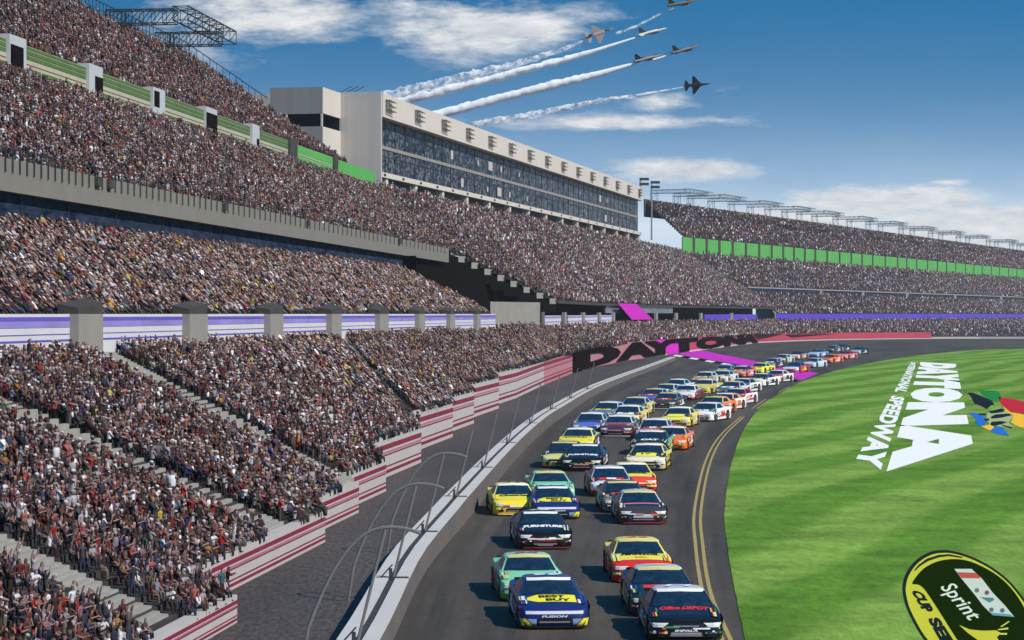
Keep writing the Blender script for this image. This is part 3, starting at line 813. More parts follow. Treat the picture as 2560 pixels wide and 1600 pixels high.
# track sheet: triangulated polygon between barrier / wall line and the grass line
def poly_sheet(name, pts, z, m):
    import mathutils.geometry as G
    tri = G.tessellate_polygon([[Vector((p[0], p[1], 0)) for p in pts]])
    o = link(name, mesh(name, [v3(p, z) for p in pts], tri, m)); o['kind'] = 'structure'
    # make sure it faces up
    if o.data.polygons[0].normal.z < 0: o.data.flip_normals()
    return o
# grass extends slightly under nothing: track butts against it along the same line
def resample(line, n):
    L_ = np.concatenate([[0], np.cumsum([np.linalg.norm(line[i + 1] - line[i]) for i in range(len(line) - 1)])]); t = np.linspace(0, L_[-1], n)
    return np.stack([np.interp(t, L_, [p[j] for p in line]) for j in (0, 1)], 1), t
NT, MT = 220, 12
la, ta = resample(list(left), NT); ga, tg = resample(GRL, NT)
vs = []; lane = []
for i in range(NT):
    for j in range(MT + 1):
        w = j / MT; vs.append(v3(la[i] * (1 - w) + ga[i] * w, .012)); lane.append((w, ta[i] * .012, 0))
fs = [(i * (MT + 1) + j, i * (MT + 1) + j + 1, (i + 1) * (MT + 1) + j + 1, (i + 1) * (MT + 1) + j) for i in range(NT - 1) for j in range(MT)]
tr = link('race_track', mesh('race_track', vs, fs, TRACK)); tr['kind'] = 'structure'
if tr.data.polygons[0].normal.z < 0: tr.data.flip_normals()
at = tr.data.attributes.new('lane', 'FLOAT_VECTOR', 'POINT'); at.data.foreach_set('vector', np.array(lane, np.float32).ravel())
poly_sheet('infield_grass', list(GRL) + [np.array([900., -40.]), np.array([3., -40.])], .03, GRASS)
# hard edge line between
def ribbon(name, line, w, z, m, kind='structure'):
    vs = []; fs = []
    for i, p in enumerate(line):
        a = line[max(0, i - 1)]; b = line[min(len(line) - 1, i + 1)]
        t = (b - a) / np.linalg.norm(b - a); n_ = np.array([-t[1], t[0]]) * w / 2
        vs += [v3(p + n_, z), v3(p - n_, z)]
    for i in range(len(line) - 1): fs.append((2 * i, 2 * i + 1, 2 * i + 3, 2 * i + 2))
    o = link(name, mesh(name, vs, fs, m)); 
    if o.data.polygons[0].normal.z < 0: o.data.flip_normals()
    if kind: o['kind'] = kind
    return o
YL = [gp(*p)[:2] for p in [(1830, 1665), (1805, 1600), (1757, 1482), (1739, 1365), (1737, 1270), (1764, 1153), (1800, 1090), (1852, 1042)]]
YR = [gp(*p)[:2] for p in [(1852, 1665), (1826, 1600), (1776, 1482), (1757, 1365), (1753, 1270), (1777, 1153), (1811, 1090), (1860, 1042)]]
ribbon('lane_line', smooth_line(YL), .13, .022, YELLOWL); ribbon('lane_line', smooth_line(YR), .13, .022, YELLOWL)
for a, b in (((1880, 1022), (1915, 998)), ((1892, 1022), (1925, 999)), ((1945, 982), (1975, 966))):
    ribbon('lane_line', [gp(*a)[:2], gp(*b)[:2]], .14, .022, YELLOWL)

# finish line: magenta band and its chequered edge
fl = empty('finish_line', gp(1800, 895)); tag(fl, 'bright magenta band painted across the track by the far pack with a chequered near edge', 'finish line')
OFFL = np.array(fl.location)
def qpx(m, pts, z): m.add([gp(x, y, z) for x, y in pts], [tuple(range(len(pts)))])
m = MB(); qpx(m, [(1696, 886), (1855, 912.5), (2004, 950), (2046, 933), (1874, 900), (1742, 874)], .024)
b = part(m, 'painted_band', MAGENTA, fl, OFFL)
mk = MB(); mw = MB()
E0, E1, E2 = np.array([1690, 886.5]), np.array([1849, 914]), np.array([1998, 952])
def edge(t): return E0 + (E1 - E0) * t * 2 if t < .5 else E1 + (E2 - E1) * (t - .5) * 2
NSQ = 16
for i in range(NSQ):
    a, b_ = edge(i / NSQ), edge((i + 1) / NSQ)
    for r in range(1):
        o1 = np.array([-9., 2.7]) * r; o2 = np.array([-9., 2.7]) * (r + 1)
        (mk if (i + r) % 2 else mw).add([gp(*(a + o1), .024), gp(*(b_ + o1), .024), gp(*(b_ + o2), .024), gp(*(a + o2), .024)], [(0, 1, 2, 3)])
part(mk, 'dark_square', BLACK, fl, OFFL); part(mw, 'pale_square', WHITE, fl, OFFL)
for o in fl.children:
    if o.data.polygons[0].normal.z < 0: o.data.flip_normals()
# magenta banner hanging over the concourse front
a0, a1 = bline(1545, -.4), bline(1592, -.4); b0, b1 = bline(1580, -.4), bline(1632, -.4)
m = MB(); k = nB * .12
m.prism8([v3(b0, 7.7), v3(b1, 7.7), v3(b1 + k, 7.7), v3(b0 + k, 7.7)], [v3(a0, 11.3), v3(a1, 11.3), v3(a1 + k, 11.3), v3(a0 + k, 11.3)])
bn = m.build('banner', MAGENTA); tag(bn, 'slanting magenta banner hung in front of the concourse glass', 'banner')

# ================================================================ track barrier with two rows of pale slabs, fence posts
tb = empty('track_barrier', v3(BARL[6], 0)); OFFT = np.array(tb.location)
tag(tb, 'curving pale concrete safety barrier between the apron and the track', 'barrier')
def bar_h(d): return float(np.interp(d, [60, 72, 90, 105, 145, 190, 316, 400], [.66, .72, .82, 1.0, 1.0, 1.0, .75, .7]))
BL = smooth_line(BARL, 8); cum = np.concatenate([[0], np.cumsum([np.linalg.norm(BL[i + 1] - BL[i]) for i in range(len(BL) - 1)])])
def bl_at(s):
    x = np.interp(s, cum, [p[0] for p in BL]); y = np.interp(s, cum, [p[1] for p in BL])
    e = .5; x2 = np.interp(s + e, cum, [p[0] for p in BL]); y2 = np.interp(s + e, cum, [p[1] for p in BL])
    x1 = np.interp(s - e, cum, [p[0] for p in BL]); y1 = np.interp(s - e, cum, [p[1] for p in BL])
    t = np.array([x2 - x1, y2 - y1]); t /= np.linalg.norm(t)
    return np.array([x, y]), np.array([-t[1], t[0]])
# joints where the posts stand (photo px of the bracket)
def s_of_px(px):
    best = min(range(len(cum) * 4), key=lambda i: abs(CX + F * bl_at(cum[-1] * i / (len(cum) * 4))[0][0] / bl_at(cum[-1] * i / (len(cum) * 4))[0][1] - px))
    return cum[-1] * best / (len(cum) * 4)
JP = [s_of_px(x) for x in (1024, 1098, 1172, 1235, 1292, 1345, 1395, 1440, 1482)]
step = JP[-1] - JP[-2]
s = JP[0] - 14.5; joints = [0.0] + ([s] if s > 1 else []) + JP
while joints[-1] + 22 < cum[-1]: joints.append(joints[-1] + 22)
joints.append(cum[-1])
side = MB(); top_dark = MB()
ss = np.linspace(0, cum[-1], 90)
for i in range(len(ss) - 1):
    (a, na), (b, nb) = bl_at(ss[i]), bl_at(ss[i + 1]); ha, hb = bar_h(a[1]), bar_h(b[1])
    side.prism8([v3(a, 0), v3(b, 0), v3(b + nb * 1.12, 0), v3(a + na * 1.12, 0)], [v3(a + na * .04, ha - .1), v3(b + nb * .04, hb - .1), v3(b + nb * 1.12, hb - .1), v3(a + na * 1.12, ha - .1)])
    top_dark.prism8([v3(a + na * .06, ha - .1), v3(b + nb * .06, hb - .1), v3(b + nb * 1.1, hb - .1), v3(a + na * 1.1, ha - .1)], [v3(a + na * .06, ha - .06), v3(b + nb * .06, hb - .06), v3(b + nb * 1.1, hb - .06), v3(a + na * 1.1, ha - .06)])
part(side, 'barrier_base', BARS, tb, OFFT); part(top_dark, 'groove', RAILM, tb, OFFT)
for i in range(len(joints) - 1):
    s0, s1 = joints[i] + .12, joints[i + 1] - .12
    if s1 - s0 < 1: continue
    for lo, hi, dz in ((.04, .47, 0), (.68, 1.12, .02)):
        m = MB(); n = max(1, int((s1 - s0) / 4))
        for j in range(n):
            (a, na), (b, nb) = bl_at(s0 + (s1 - s0) * j / n), bl_at(s0 + (s1 - s0) * (j + 1) / n); ha, hb = bar_h(a[1]) + dz, bar_h(b[1]) + dz
            m.prism8([v3(a + na * lo, ha - .055), v3(b + nb * lo, hb - .055), v3(b + nb * hi, hb - .055), v3(a + na * hi, ha - .055)], [v3(a + na * lo, ha), v3(b + nb * lo, hb), v3(b + nb * hi, hb), v3(a + na * hi, ha)])
        part(m, 'slab', BARR, tb, OFFT)
# fence posts: upright in the groove, arched pipe on top bending back towards the stand
def fence_post(s, k, arch=True, rad=.04):
    c, n_ = bl_at(s); base = c + n_ * .56; h = bar_h(c[1]); d = c[1]
    r = empty('fence_post', v3(base, h - .1)); O = np.array(r.location)
    lean = np.array([.74, 0.0]); top = v3(base + lean, h + 2.9)
    m = MB(); m.bar(v3(base, h - .1), top, rad, 6); 
    part(m, 'upright', PIPE, r, O)
    if arch:
        m = MB()
        rt = top + np.array([.88, 0, -.12]); lf = top + np.array([-1.95, 0, -2.5])
        pts = []
        for i in range(15):
            a = math.pi * .0 + i / 14
            x = rt[0] + (lf[0] - rt[0]) * a
            z = top[2] + .05 - 2.55 * max(0, (a - .26) / .74) ** 2.3 - .16 * max(0, (.26 - a) / .26) ** 2
            pts.append(np.array([x, top[1], z]))
        pts.append(np.array([lf[0] - .18, top[1], 0.0]))
        m.tube(pts, rad * 1.1, 6)
        part(m, 'arched_pipe', PIPE, r, O)
    m = MB(); b2 = v3(base, h); m.box(b2[0] - .5, b2[0] + .5, b2[1] - .12, b2[1] + .12, h - .06, h + .03)
    m.bar(b2 + [-.38, 0, 0], b2 + [0, 0, .42], .03); m.bar(b2 + [-.06, 0, -.05], b2 + [-.06, 0, .3], .07)
    part(m, 'bracket', RAILM, r, O)
    return r
words = ['nearest the camera, cut by the bottom edge', 'second from the camera beside the green car', 'third from the camera', 'fourth from the camera beside the yellow car', 'fifth from the camera', 'sixth from the camera', 'seventh from the camera', 'eighth from the camera', 'ninth from the camera', 'farthest visible']
post_s = [max(1.0, JP[0] - 14.5)] + JP
for k, s in enumerate(post_s):
    p_ = fence_post(s, k, arch=(k < 3))
    tag(p_, f'grey fence post{" with arched pipe" if k < 3 else ""} on barrier, {words[k]}', 'fence post', 'fence posts on the track barrier')
# ================================================================ suite building on top of the middle stand
BP = 107.0
cB = on('B', BP, 938)                     # near corner of the glass front
sb = empty('suite_building', v3(cB, 31)); OFFS = np.array(sb.location)
tag(sb, 'long pale clad building with two floors of dark glass suites above the stands', 'building')
s0 = float(cB @ uB); s1 = float(on('B', BP, 1596) @ uB)
def bp(s, w=0.0): return s * uB + (BP + w) * nB
def bbx(name, sa, sb_, w0, w1, z0, z1, m_, parent=sb, mb_=None):
    m = mb_ or MB()
    c = [bp(sa, w0), bp(sb_, w0), bp(sb_, w1), bp(sa, w1)]
    m.prism8([v3(p, z0) for p in c], [v3(p, z1) for p in c])
    if mb_ is None: return part(m, name, m_, parent, OFFS)
ZS0, ZS1, ZG, ZR = 33.3, 34.2, 43.9, 48.0
# cladding with fine vertical ribs
def ribbed(name, col, k, rough=.75):
    m, N, L = new_mat(name); b = N['Principled BSDF']; b.inputs['Roughness'].default_value = rough
    tc = N.new('ShaderNodeTexCoord'); mp = N.new('ShaderNodeMapping'); mp.inputs['Scale'].default_value = (k, k * .2, .02)
    L.new(tc.outputs['Object'], mp.inputs['Vector'])
    no = N.new('ShaderNodeTexNoise'); no.inputs['Scale'].default_value = 1.0; no.inputs['Detail'].default_value = 3; L.new(mp.outputs['Vector'], no.inputs['Vector'])
    mx = N.new('ShaderNodeMix'); mx.data_type = 'RGBA'; mx.inputs['A'].default_value = (*[c * .78 for c in col], 1); mx.inputs['B'].default_value = (*[c * 1.18 for c in col], 1)
    L.new(no.outputs['Fac'], mx.inputs['Factor']); L.new(mx.outputs['Result'], b.inputs['Base Color'])
    return m
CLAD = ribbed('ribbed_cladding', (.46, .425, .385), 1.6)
bbx('parapet', s0 + .2, s1, -1.4, 3, ZG, ZR, TAN)
bbx('end_wall', s0 - .5, s0 + .2, -1.2, 30, 29.5, ZR + .3, CLAD)
bbx('roof', s0 + .2, s1, 3, 30, ZR - 1.2, ZR - .8, CONC_D)
bbx('sill', s0 + .2, s1 + .3, -1.0, .5, ZS0, ZS1, TAN)
gf = []
for z0, z1 in ((ZS1, 38.6), (39.2, ZG)):
    w = bbx('glass_front', s0 + .2, s1, .3, .6, z0, z1, GLASS); gf.append(w)
    m = MB(); n = 42
    for i in range(n + 1):
        s = s0 + .2 + (s1 - s0 - .2) * i / n
        bbx('', s - .05, s + .05, .2, .3, z0, z1, None, None, m)
    bbx('', s0 + .2, s1, .2, .3, (z0 + z1) / 2 + .9, (z0 + z1) / 2 + 1.0, None, None, m)
    part(m, 'mullion', STEEL, w, OFFS)
    for fr_, ww in ((.22, 2.2), (.30, 1.3), (.335, 4.2), (.375, 1.6), (.44, 1.2), (.70, 1.0), (.80, 3.2), (.84, 1.4)):   # bright panels and screens inside the suites
        m = MB(); s = s0 + (s1 - s0) * (fr_ + (0 if z0 < 36 else -.03)); zc = z0 + (z1 - z0) * .40
        bbx('', s, s + ww, .16, .2, zc - .35 * min(ww, 2.4), zc + .45 * min(ww, 2.4), None, None, m)
        part(m, 'pale_screen', WALLW, w, OFFS)
bbx('floor_beam', s0 + .2, s1, .1, .6, 38.6, 39.2, CONC)
m = MB()                                   # ring openings along the sill
for i in range(24):
    s = s0 + 3 + (s1 - s0 - 6) * i / 23
    c = v3(bp(s, -1.02), (ZS0 + ZS1) / 2)
    vs = [c + np.array([uB[0], uB[1], 0]) * .95 * math.cos(a) + np.array([0, 0, 1]) * .27 * math.sin(a) for a in np.linspace(0, 2 * math.pi, 13)[:-1]]
    m.add(vs, [tuple(range(12))])
part(m, 'sill_openings', STEEL, sb, OFFS)
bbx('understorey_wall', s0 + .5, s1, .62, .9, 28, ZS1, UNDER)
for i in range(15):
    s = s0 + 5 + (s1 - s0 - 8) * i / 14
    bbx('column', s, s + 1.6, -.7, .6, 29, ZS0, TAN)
for i in range(15):                        # lamp racks fixed to the parapet
    s = s0 + 1.5 + (s1 - s0 - 12) * i / 14
    m = MB()
    for z in (47.0, 46.1, 45.3):
        for j in range(2):
            a, b = bp(s, -1.75 - .45 * j), bp(s + 5.2, -1.75 - .45 * j)
            m.bar(v3(a, z), v3(b, z - .18), .09)
    for k in range(4): m.bar(v3(bp(s + .3 + k * 1.1, -1.6), 47.1), v3(bp(s + .3 + k * 1.1, -1.6), 44.7), .08)
    m.bar(v3(bp(s + .2, -1.45), 47.0), v3(bp(s + .2, -2.2), 46.6), .1)
    part(m, 'lamp_rack', RACK, sb, OFFS)
bbx('recess_shade', s0 - .62, s0 - .5, 6.4, 15.6, 41.4, 43.6, VOID)  # black plate paints the shade of the gap between the boxes
# two stacked boxes at the near end
an0 = s0 - float(on('B', BP + 6.3, 806) @ uB)
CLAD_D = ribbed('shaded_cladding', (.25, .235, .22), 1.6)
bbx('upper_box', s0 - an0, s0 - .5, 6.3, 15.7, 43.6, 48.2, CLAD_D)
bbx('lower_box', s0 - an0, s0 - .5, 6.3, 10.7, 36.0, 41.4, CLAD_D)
bbx('sunlit_front', s0 - an0, s0 - .5, 6.2, 6.3, 43.65, 48.15, TAN)  # lighter tan plates paint the sunlit track side of both boxes
bbx('sunlit_front', s0 - an0, s0 - .5, 6.2, 6.3, 36.05, 41.35, TAN)
bbx('box_soffit', s0 - an0 + .3, s0 - .5, 6.6, 15.4, 43.4, 43.6, VOID)
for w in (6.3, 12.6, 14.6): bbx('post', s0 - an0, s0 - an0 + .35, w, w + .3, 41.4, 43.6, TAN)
m = MB(); 
for k in range(3): m.bar(v3(bp(s0, 4 + k * 1.2), ZR + .3), v3(bp(s0 + 4, 3 + k * 1.2), ZR + 1.7), .08)
part(m, 'roof_hoist', STEEL, sb, OFFS)

# ================================================================ light trusses on the stand tops
def lattice(m, a, b, w, h, r, n, up=np.array([0, 0, 1.0])):
    """box truss from a to b (upper near edge), width along w vector, height h"""
    a = np.array(a, float); b = np.array(b, float); w = np.array(w, float); dn = -up * h
    cs = [(a, b), (a + w, b + w), (a + dn, b + dn), (a + w + dn, b + w + dn)]
    for p, q in cs: m.bar(p, q, r)
    for i in range(n + 1):
        t = i / n; P = [p + (q - p) * t for p, q in cs]
        m.bar(P[0], P[2], r * .6); m.bar(P[1], P[3], r * .6); m.bar(P[0], P[1], r * .6); m.bar(P[2], P[3], r * .6)
        if i < n:
            t2 = (i + 1) / n; Q = [p + (q - p) * t2 for p, q in cs]
            m.bar(P[2], Q[0], r * .6); m.bar(P[3], Q[1], r * .6); m.bar(P[0], Q[1], r * .5)
def light_truss(gname, pxa, arm, span, ztop, hgt, wid, r, n, mt, zleg, q):
    g = gname; n_, u_ = nrm(g), alo(g)
    b0 = q_on(g, q, pxa)
    root = empty('light_truss', v3(b0, zleg)); O = np.array(root.location)
    for k in range(2):
        b = b0 + u_ * span * k
        m = MB(); lattice(m, v3(b, ztop), v3(b - n_ * arm, ztop), v3(u_ * wid, 0), hgt, r, n)
        part(m, 'arm', mt, root, O)
        m = MB()
        for w0 in (0, wid * 1.0):
            for q0 in (.0, wid * 1.1):
                m.bar(v3(b + u_ * w0 - n_ * q0, zleg), v3(b + u_ * w0 - n_ * q0, ztop), r * 1.1)
        m.bar(v3(b, zleg), v3(b - n_ * wid * 1.1, ztop - hgt), r * .6)
        part(m, 'leg', mt, root, O)
    m = MB(); e = b0 - n_ * arm
    lattice(m, v3(e - u_ * wid * .3, ztop + hgt * .15), v3(e + u_ * (span + wid * 1.3), ztop + hgt * .15), v3(-n_ * wid, 0), hgt, r, int(n * 1.3))
    part(m, 'cross_beam', mt, root, O)
    m = MB(); m.bar(v3(b0 + u_ * wid - n_ * wid, ztop - hgt * .9), v3(b0 + u_ * span - n_ * arm * .6, ztop - .1), r * .4)
    m.bar(v3(b0 + u_ * (span) - n_ * arm * .62, ztop - hgt), v3(b0 + u_ * wid - n_ * arm * .95, ztop), r * .4)
    part(m, 'stay', mt, root, O)
    return root
sA0 = float(q_on('A', 49, 264) @ uA); sA1 = float(q_on('A', 49, 388) @ uA)
t = light_truss('A', 264, 8.8, sA1 - sA0, 47.3, 1.75, 1.9, .10, 6, STEEL, 44.8, 49.2)
tag(t, 'large dark steel lighting truss with two arms on top of the near stand', 'light truss')
tx = [1626, 1717, 1820, 1911, 1990, 2081, 2163, 2246, 2320, 2390, 2465, 2523]
wd = ['beside the suite building', 'second after the suite building', 'third after the suite building', 'fourth after the suite building', 'fifth after the suite building', 'sixth after the suite building',
      'sixth from the right edge', 'fifth from the right edge', 'fourth from the right edge', 'third from the right edge', 'second from the right edge', 'cut by the right edge']
for i, x in enumerate(tx):
    t = light_truss('C', x, 13.0 if i < 3 else 12.5, 26, 53.9, 1.2, 2.0, .13, 6, STEEL_L, 49.6, 50)
    tag(t, f'thin grey lighting truss on the rim of the far stand, {wd[i]}', 'light truss', 'light trusses along the far stand')
# two lamp masts by the end of the suite building
for (px, py0, py1, d, lab) in ((1601, 475, 447, 736, 'short lamp mast with two lamp bars on the corner of the suite building'), (1629, 600, 455, 760, 'tall thin lamp mast standing in the white gap beside the suite building')):
    b = sp(px, py0, d); tp = sp(px, py1, d)
    r_ = empty('lamp_mast', b); O = np.array(r_.location)
    m = MB(); m.bar(b, tp, .28, 6, .2); part(m, 'mast', STEEL_L, r_, O)
    for dz in (0, -1.5):
        m = MB(); m.box(tp[0] - .3, tp[0] + 2.6, tp[1] - .3, tp[1] + .3, tp[2] + dz - .5, tp[2] + dz + .3); part(m, 'lamp_bar', STEEL, r_, O)
    tag(r_, lab, 'lamp mast')

# ================================================================ crowd
PAL = np.array([lin(c) for c in [(96, 42, 44), (62, 46, 46), (140, 108, 110), (78, 70, 76), (50, 54, 68), (168, 158, 164), (222, 220, 222), (40, 34, 34), (108, 62, 50), (150, 44, 38), (56, 62, 84), (44, 60, 120), (176, 122, 52), (196, 172, 74), (70, 92, 74), (100, 70, 98), (128, 132, 146), (176, 96, 88), (60, 100, 110)]])
PALN = ['maroon', 'dark brown', 'dusty pink', 'grey', 'charcoal', 'pale grey', 'white', 'black', 'brown', 'red', 'slate blue', 'bright blue', 'orange', 'yellow', 'dull green', 'purple', 'light blue', 'salmon', 'teal']
ZW = {0: [9, 11, 9, 10, 11, 12, 12, 10, 5, 4.5, 5, 1.6, 1.6, .9, 2, 2, 4, 3, 1.0],
      1: [6, 12, 4, 7, 8, 11, 19, 19, 8, 6, 3, 1.0, 5, 7, 8, 1, 5, 2, 4],
      2: [7, 11, 8, 9, 8, 12, 9, 10, 10, 3, 3, .6, 3, 3, 4, 1, 4, 4, 1],
      3: [16, 14, 10, 9, 9, 7, 6, 12, 10, 5, 4, .6, 1.5, .5, 1, 2, 2, 4, .6],
      4: [8, 11, 9, 10, 8, 12, 8, 9, 8, 2, 3, .5, 2, 2, 4, 2, 4, 3, 1],
      5: [9, 10, 12, 11, 11, 13, 10, 10, 5, 2, 5, .7, .8, .5, 1.5, 6, 6, 4, .6],
      6: [11, 11, 12, 12, 8, 13, 9, 7, 7, 1.5, 4, .5, 1, .5, 1, 4, 6, 4, .6],
      7: [12, 12, 12, 9, 9, 11, 8, 10, 7, 3, 3, .5, 1, .5, .8, 2, 3, 5, .5]}
HAIR = np.array([lin(c) for c in [(34, 26, 22), (58, 42, 30), (24, 22, 24), (132, 104, 66), (190, 188, 184), (204, 204, 206), (120, 30, 30), (60, 64, 90), (170, 166, 150)]])
HAIRN = ['dark hair', 'brown hair', 'black cap', 'fair hair', 'grey cap', 'white cap', 'red cap', 'blue cap', 'straw hat']
SKIN = np.array([lin(c) for c in [(160, 124, 114), (138, 102, 94), (118, 86, 80), (172, 140, 130), (84, 62, 56)]])
PANTS = np.array([lin(c) for c in [(40, 42, 54), (70, 66, 62), (28, 28, 30), (110, 100, 86), (58, 64, 84), (60, 44, 40)]])

S = {k: np.concatenate([s[k] for s in SAMPLES]) for k in ('xy', 'z', 'sc', 'yaw', 'zone', 'row', 't1')}
d = S['xy'][:, 1]
px = CX + F * S['xy'][:, 0] / d; py = HY - F * (S['z'] + .5 - H) / d
vis = (px > -260) & (px < 2760) & (py > -120) & (py < 1760)
S = {k: v[vis] for k, v in S.items()}; px = px[vis]; py = py[vis]
d = S['xy'][:, 1]; NP = len(d)
shirt = np.zeros(NP, int)
for z in range(8):
    i = np.where(S['zone'] == z)[0]; w = np.array(ZW[z], float); w /= w.sum()
    shirt[i] = rng.choice(len(PAL), len(i), p=w)
hair = rng.choice(len(HAIR), NP, p=[.26, .2, .1, .08, .08, .14, .05, .04, .05]); skin = rng.choice(len(SKIN), NP, p=[.3, .25, .15, .2, .1]); pants = rng.choice(len(PANTS), NP)
size = S['sc'] / d
inner = (px > 6) & (px < 2550) & (py > 20) & (py < 1592) & (S['t1'] == 1)
order = np.argsort(-np.where(inner, size, 0))
IND = order[:300]
rest = np.ones(NP, bool); rest[IND] = False

def ring_part(rings, slot, k=4, cap=True, cap0=False):
    """rings: list of (center xyz, rx, ry); returns verts, quads"""
    vs = []; fs = []
    for c, rx, ry in rings:
        for i in range(k):
            a = 2 * math.pi * (i + .5) / k; q = 1.0 / math.cos(math.pi / k) * .88
            vs.append((c[0] + rx * math.cos(a) * q, c[1] + ry * math.sin(a) * q, c[2]))
    for j in range(len(rings) - 1):
        for i in range(k): fs.append((j * k + i, j * k + (i + 1) % k, (j + 1) * k + (i + 1) % k, (j + 1) * k + i))
    o = (len(rings) - 1) * k
    if cap: fs.append((o, o + 1, o + 2, o + 3)) if k == 4 else fs.extend([(o, o + 1, o + 2, o + 3), (o, o + 3, o + 4, o + 5)])
    return vs, fs, [slot] * len(vs)
def limb(a, b, ra, rb, slot):
    m = MB(); m.bar(a, b, ra, 4, rb)
    return [tuple(v) for v in m.v], [f for f in m.f], [slot] * len(m.v)
def join(parts):
    V = []; Q = []; SL = []
    for v, f, s in parts:
        n = len(V); V += v; Q += [tuple(n + i for i in q) for q in f]; SL += s
    return np.array(V), np.array(Q), np.array(SL)
SH, PT, SK, HR, SHO = 0, 1, 2, 3, 4
def person_low(stand, arm):
    z0 = .85 if stand else .46
    P = [ring_part([((0, 0, z0), .20, .13), ((0, .02, z0 + .33), .22, .14), ((0, .02, z0 + .54), .20, .10)], SH)]
    hv, hf, hs = ring_part([((0, .03, z0 + .58), .07, .08), ((0, .03, z0 + .70), .10, .11), ((0, .02, z0 + .80), .095, .105), ((0, .01, z0 + .86), .04, .05)], SK)
    hs = [SK] * 8 + [HR] * 8; P.append((hv, hf, hs))
    if stand: P.append(ring_part([((0, 0, 0), .13, .10), ((0, 0, z0), .18, .12)], PT, cap=False))
    else:
        P.append(limb((0, 0, .5), (0, .44, .5), .17, .15, PT)); P.append(limb((0, .44, .5), (0, .46, .02), .13, .1, PT))
    for s in (-1, 1):
        if arm == 0: P.append(limb((s * .25, .02, z0 + .48), (s * .20, .26, z0 + .14), .065, .05, SH if (s > 0) else SK))
        elif arm == 1 and s > 0: P.append(limb((.23, .03, z0 + .48), (.34, .10, z0 + .98), .06, .045, SK))
        elif arm == 2: P.append(limb((s * .24, .03, z0 + .48), (s * .33, .10, z0 + .95), .06, .045, SK))
        else: P.append(limb((s * .25, .02, z0 + .48), (s * .12, .36, z0 + .36), .062, .048, SK))
    return join(P)
LOWT = [person_low(st, a) for st, a in ((0, 0), (0, 3), (1, 0), (0, 0), (1, 3), (0, 1), (1, 2), (0, 3))]
TINY = []
for st in (0, 1):
    z0 = .85 if st else .46
    P = [ring_part([((0, 0, z0 - .1), .22, .15), ((0, .02, z0 + .54), .21, .11)], SH), ring_part([((0, .03, z0 + .56), .09, .1), ((0, .02, z0 + .80), .10, .11)], SK)]
    P[1] = (P[1][0], P[1][1], [SK] * 4 + [HR] * 4)
    P.append(limb((0, .05, z0 - .1), (0, .38, .1), .19, .13, PT))
    TINY.append(join(P))

def build_people(idx, T, tmpl):
    """idx: people, T: templates, tmpl: template number per person -> verts, quads, colours"""
    VV = []; QQ = []; CC = []; base = 0
    for t in range(len(T)):
        i = idx[tmpl == t]
        if len(i) == 0: continue
        V, Q, SL = T[t]; n = len(i)
        sc_ = S['sc'][i][:, None]
        loc = V[None] * np.ones((n, 1, 1))
        loc = loc * (1 + .16 * rng.normal(0, 1, (n, 1, 1)) * np.array([1, 1, .5]))
        streak = np.isin(S['zone'][i], (1, 2))
        k = np.where(streak, np.where(S['zone'][i] == 1, .75, .45), 0)[:, None]
        z = loc[:, :, 2].copy()
        loc[:, :, 1] -= k * (z - .3) * 1.15                      # leaning far back in their seats
        loc[:, :, 2] = z * (1 + .25 * k)
        c, s_ = np.cos(S['yaw'][i])[:, None], np.sin(S['yaw'][i])[:, None]
        x = (loc[:, :, 0] * c - loc[:, :, 1] * s_) * sc_ + S['xy'][i, 0][:, None]
        y = (loc[:, :, 0] * s_ + loc[:, :, 1] * c) * sc_ + S['xy'][i, 1][:, None]
        zz = loc[:, :, 2] * sc_ + S['z'][i][:, None]
        VV.append(np.stack([x, y, zz], -1).reshape(-1, 3))
        off = base + (np.arange(n) * len(V))[:, None, None]
        QQ.append((Q[None] + off).reshape(-1, 4)); base += n * len(V)
        pal = np.stack([PAL[shirt[i]], PANTS[pants[i]], SKIN[skin[i]], HAIR[hair[i]], np.full((n, 3), .02)], 1)
        pal = pal * rng.uniform(.35, 1.1, (n, 1, 1)) * np.where(S['zone'][i] == 1, 1.25, 1.0)[:, None, None]
        CC.append(np.clip(pal[:, SL], 0, .9).reshape(-1, 3))
    return np.concatenate(VV), np.concatenate(QQ), np.concatenate(CC)
def fast_mesh(name, V, Q, C, m):
    me = bpy.data.meshes.new(name)
    me.vertices.add(len(V)); me.vertices.foreach_set('co', V.astype(np.float32).ravel())
    me.loops.add(len(Q) * 4); me.loops.foreach_set('vertex_index', Q.astype(np.int32).ravel())
    me.polygons.add(len(Q)); me.polygons.foreach_set('loop_start', np.arange(len(Q), dtype=np.int32) * 4)
    at = me.color_attributes.new('Col', 'FLOAT_COLOR', 'POINT')
    at.data.foreach_set('color', np.concatenate([C, np.ones((len(C), 1))], 1).astype(np.float32).ravel())
    me.materials.append(m); me.update(calc_edges=True); me.validate()
    return me
near = rest & (d < 430); far = rest & ~(d < 430)
i1, i2 = np.where(near)[0], np.where(far)[0]
V1, Q1, C1 = build_people(i1, LOWT, rng.choice(8, len(i1), p=[.24, .2, .1, .16, .08, .07, .05, .1]))
V2, Q2, C2 = build_people(i2, TINY, rng.choice(2, len(i2), p=[.75, .25]))
print('CROWD', len(i1), len(i2), len(V1) + len(V2))
# people seen behind the suite glass are left to the glazing
cr = link('crowd', fast_mesh('crowd', np.concatenate([V1, V2]), np.concatenate([Q1, Q2 + len(V1)]), np.concatenate([C1, C2]), PERSON))
tag(cr, 'dense mass of spectators filling every tier of the stands', 'crowd', kind='stuff')

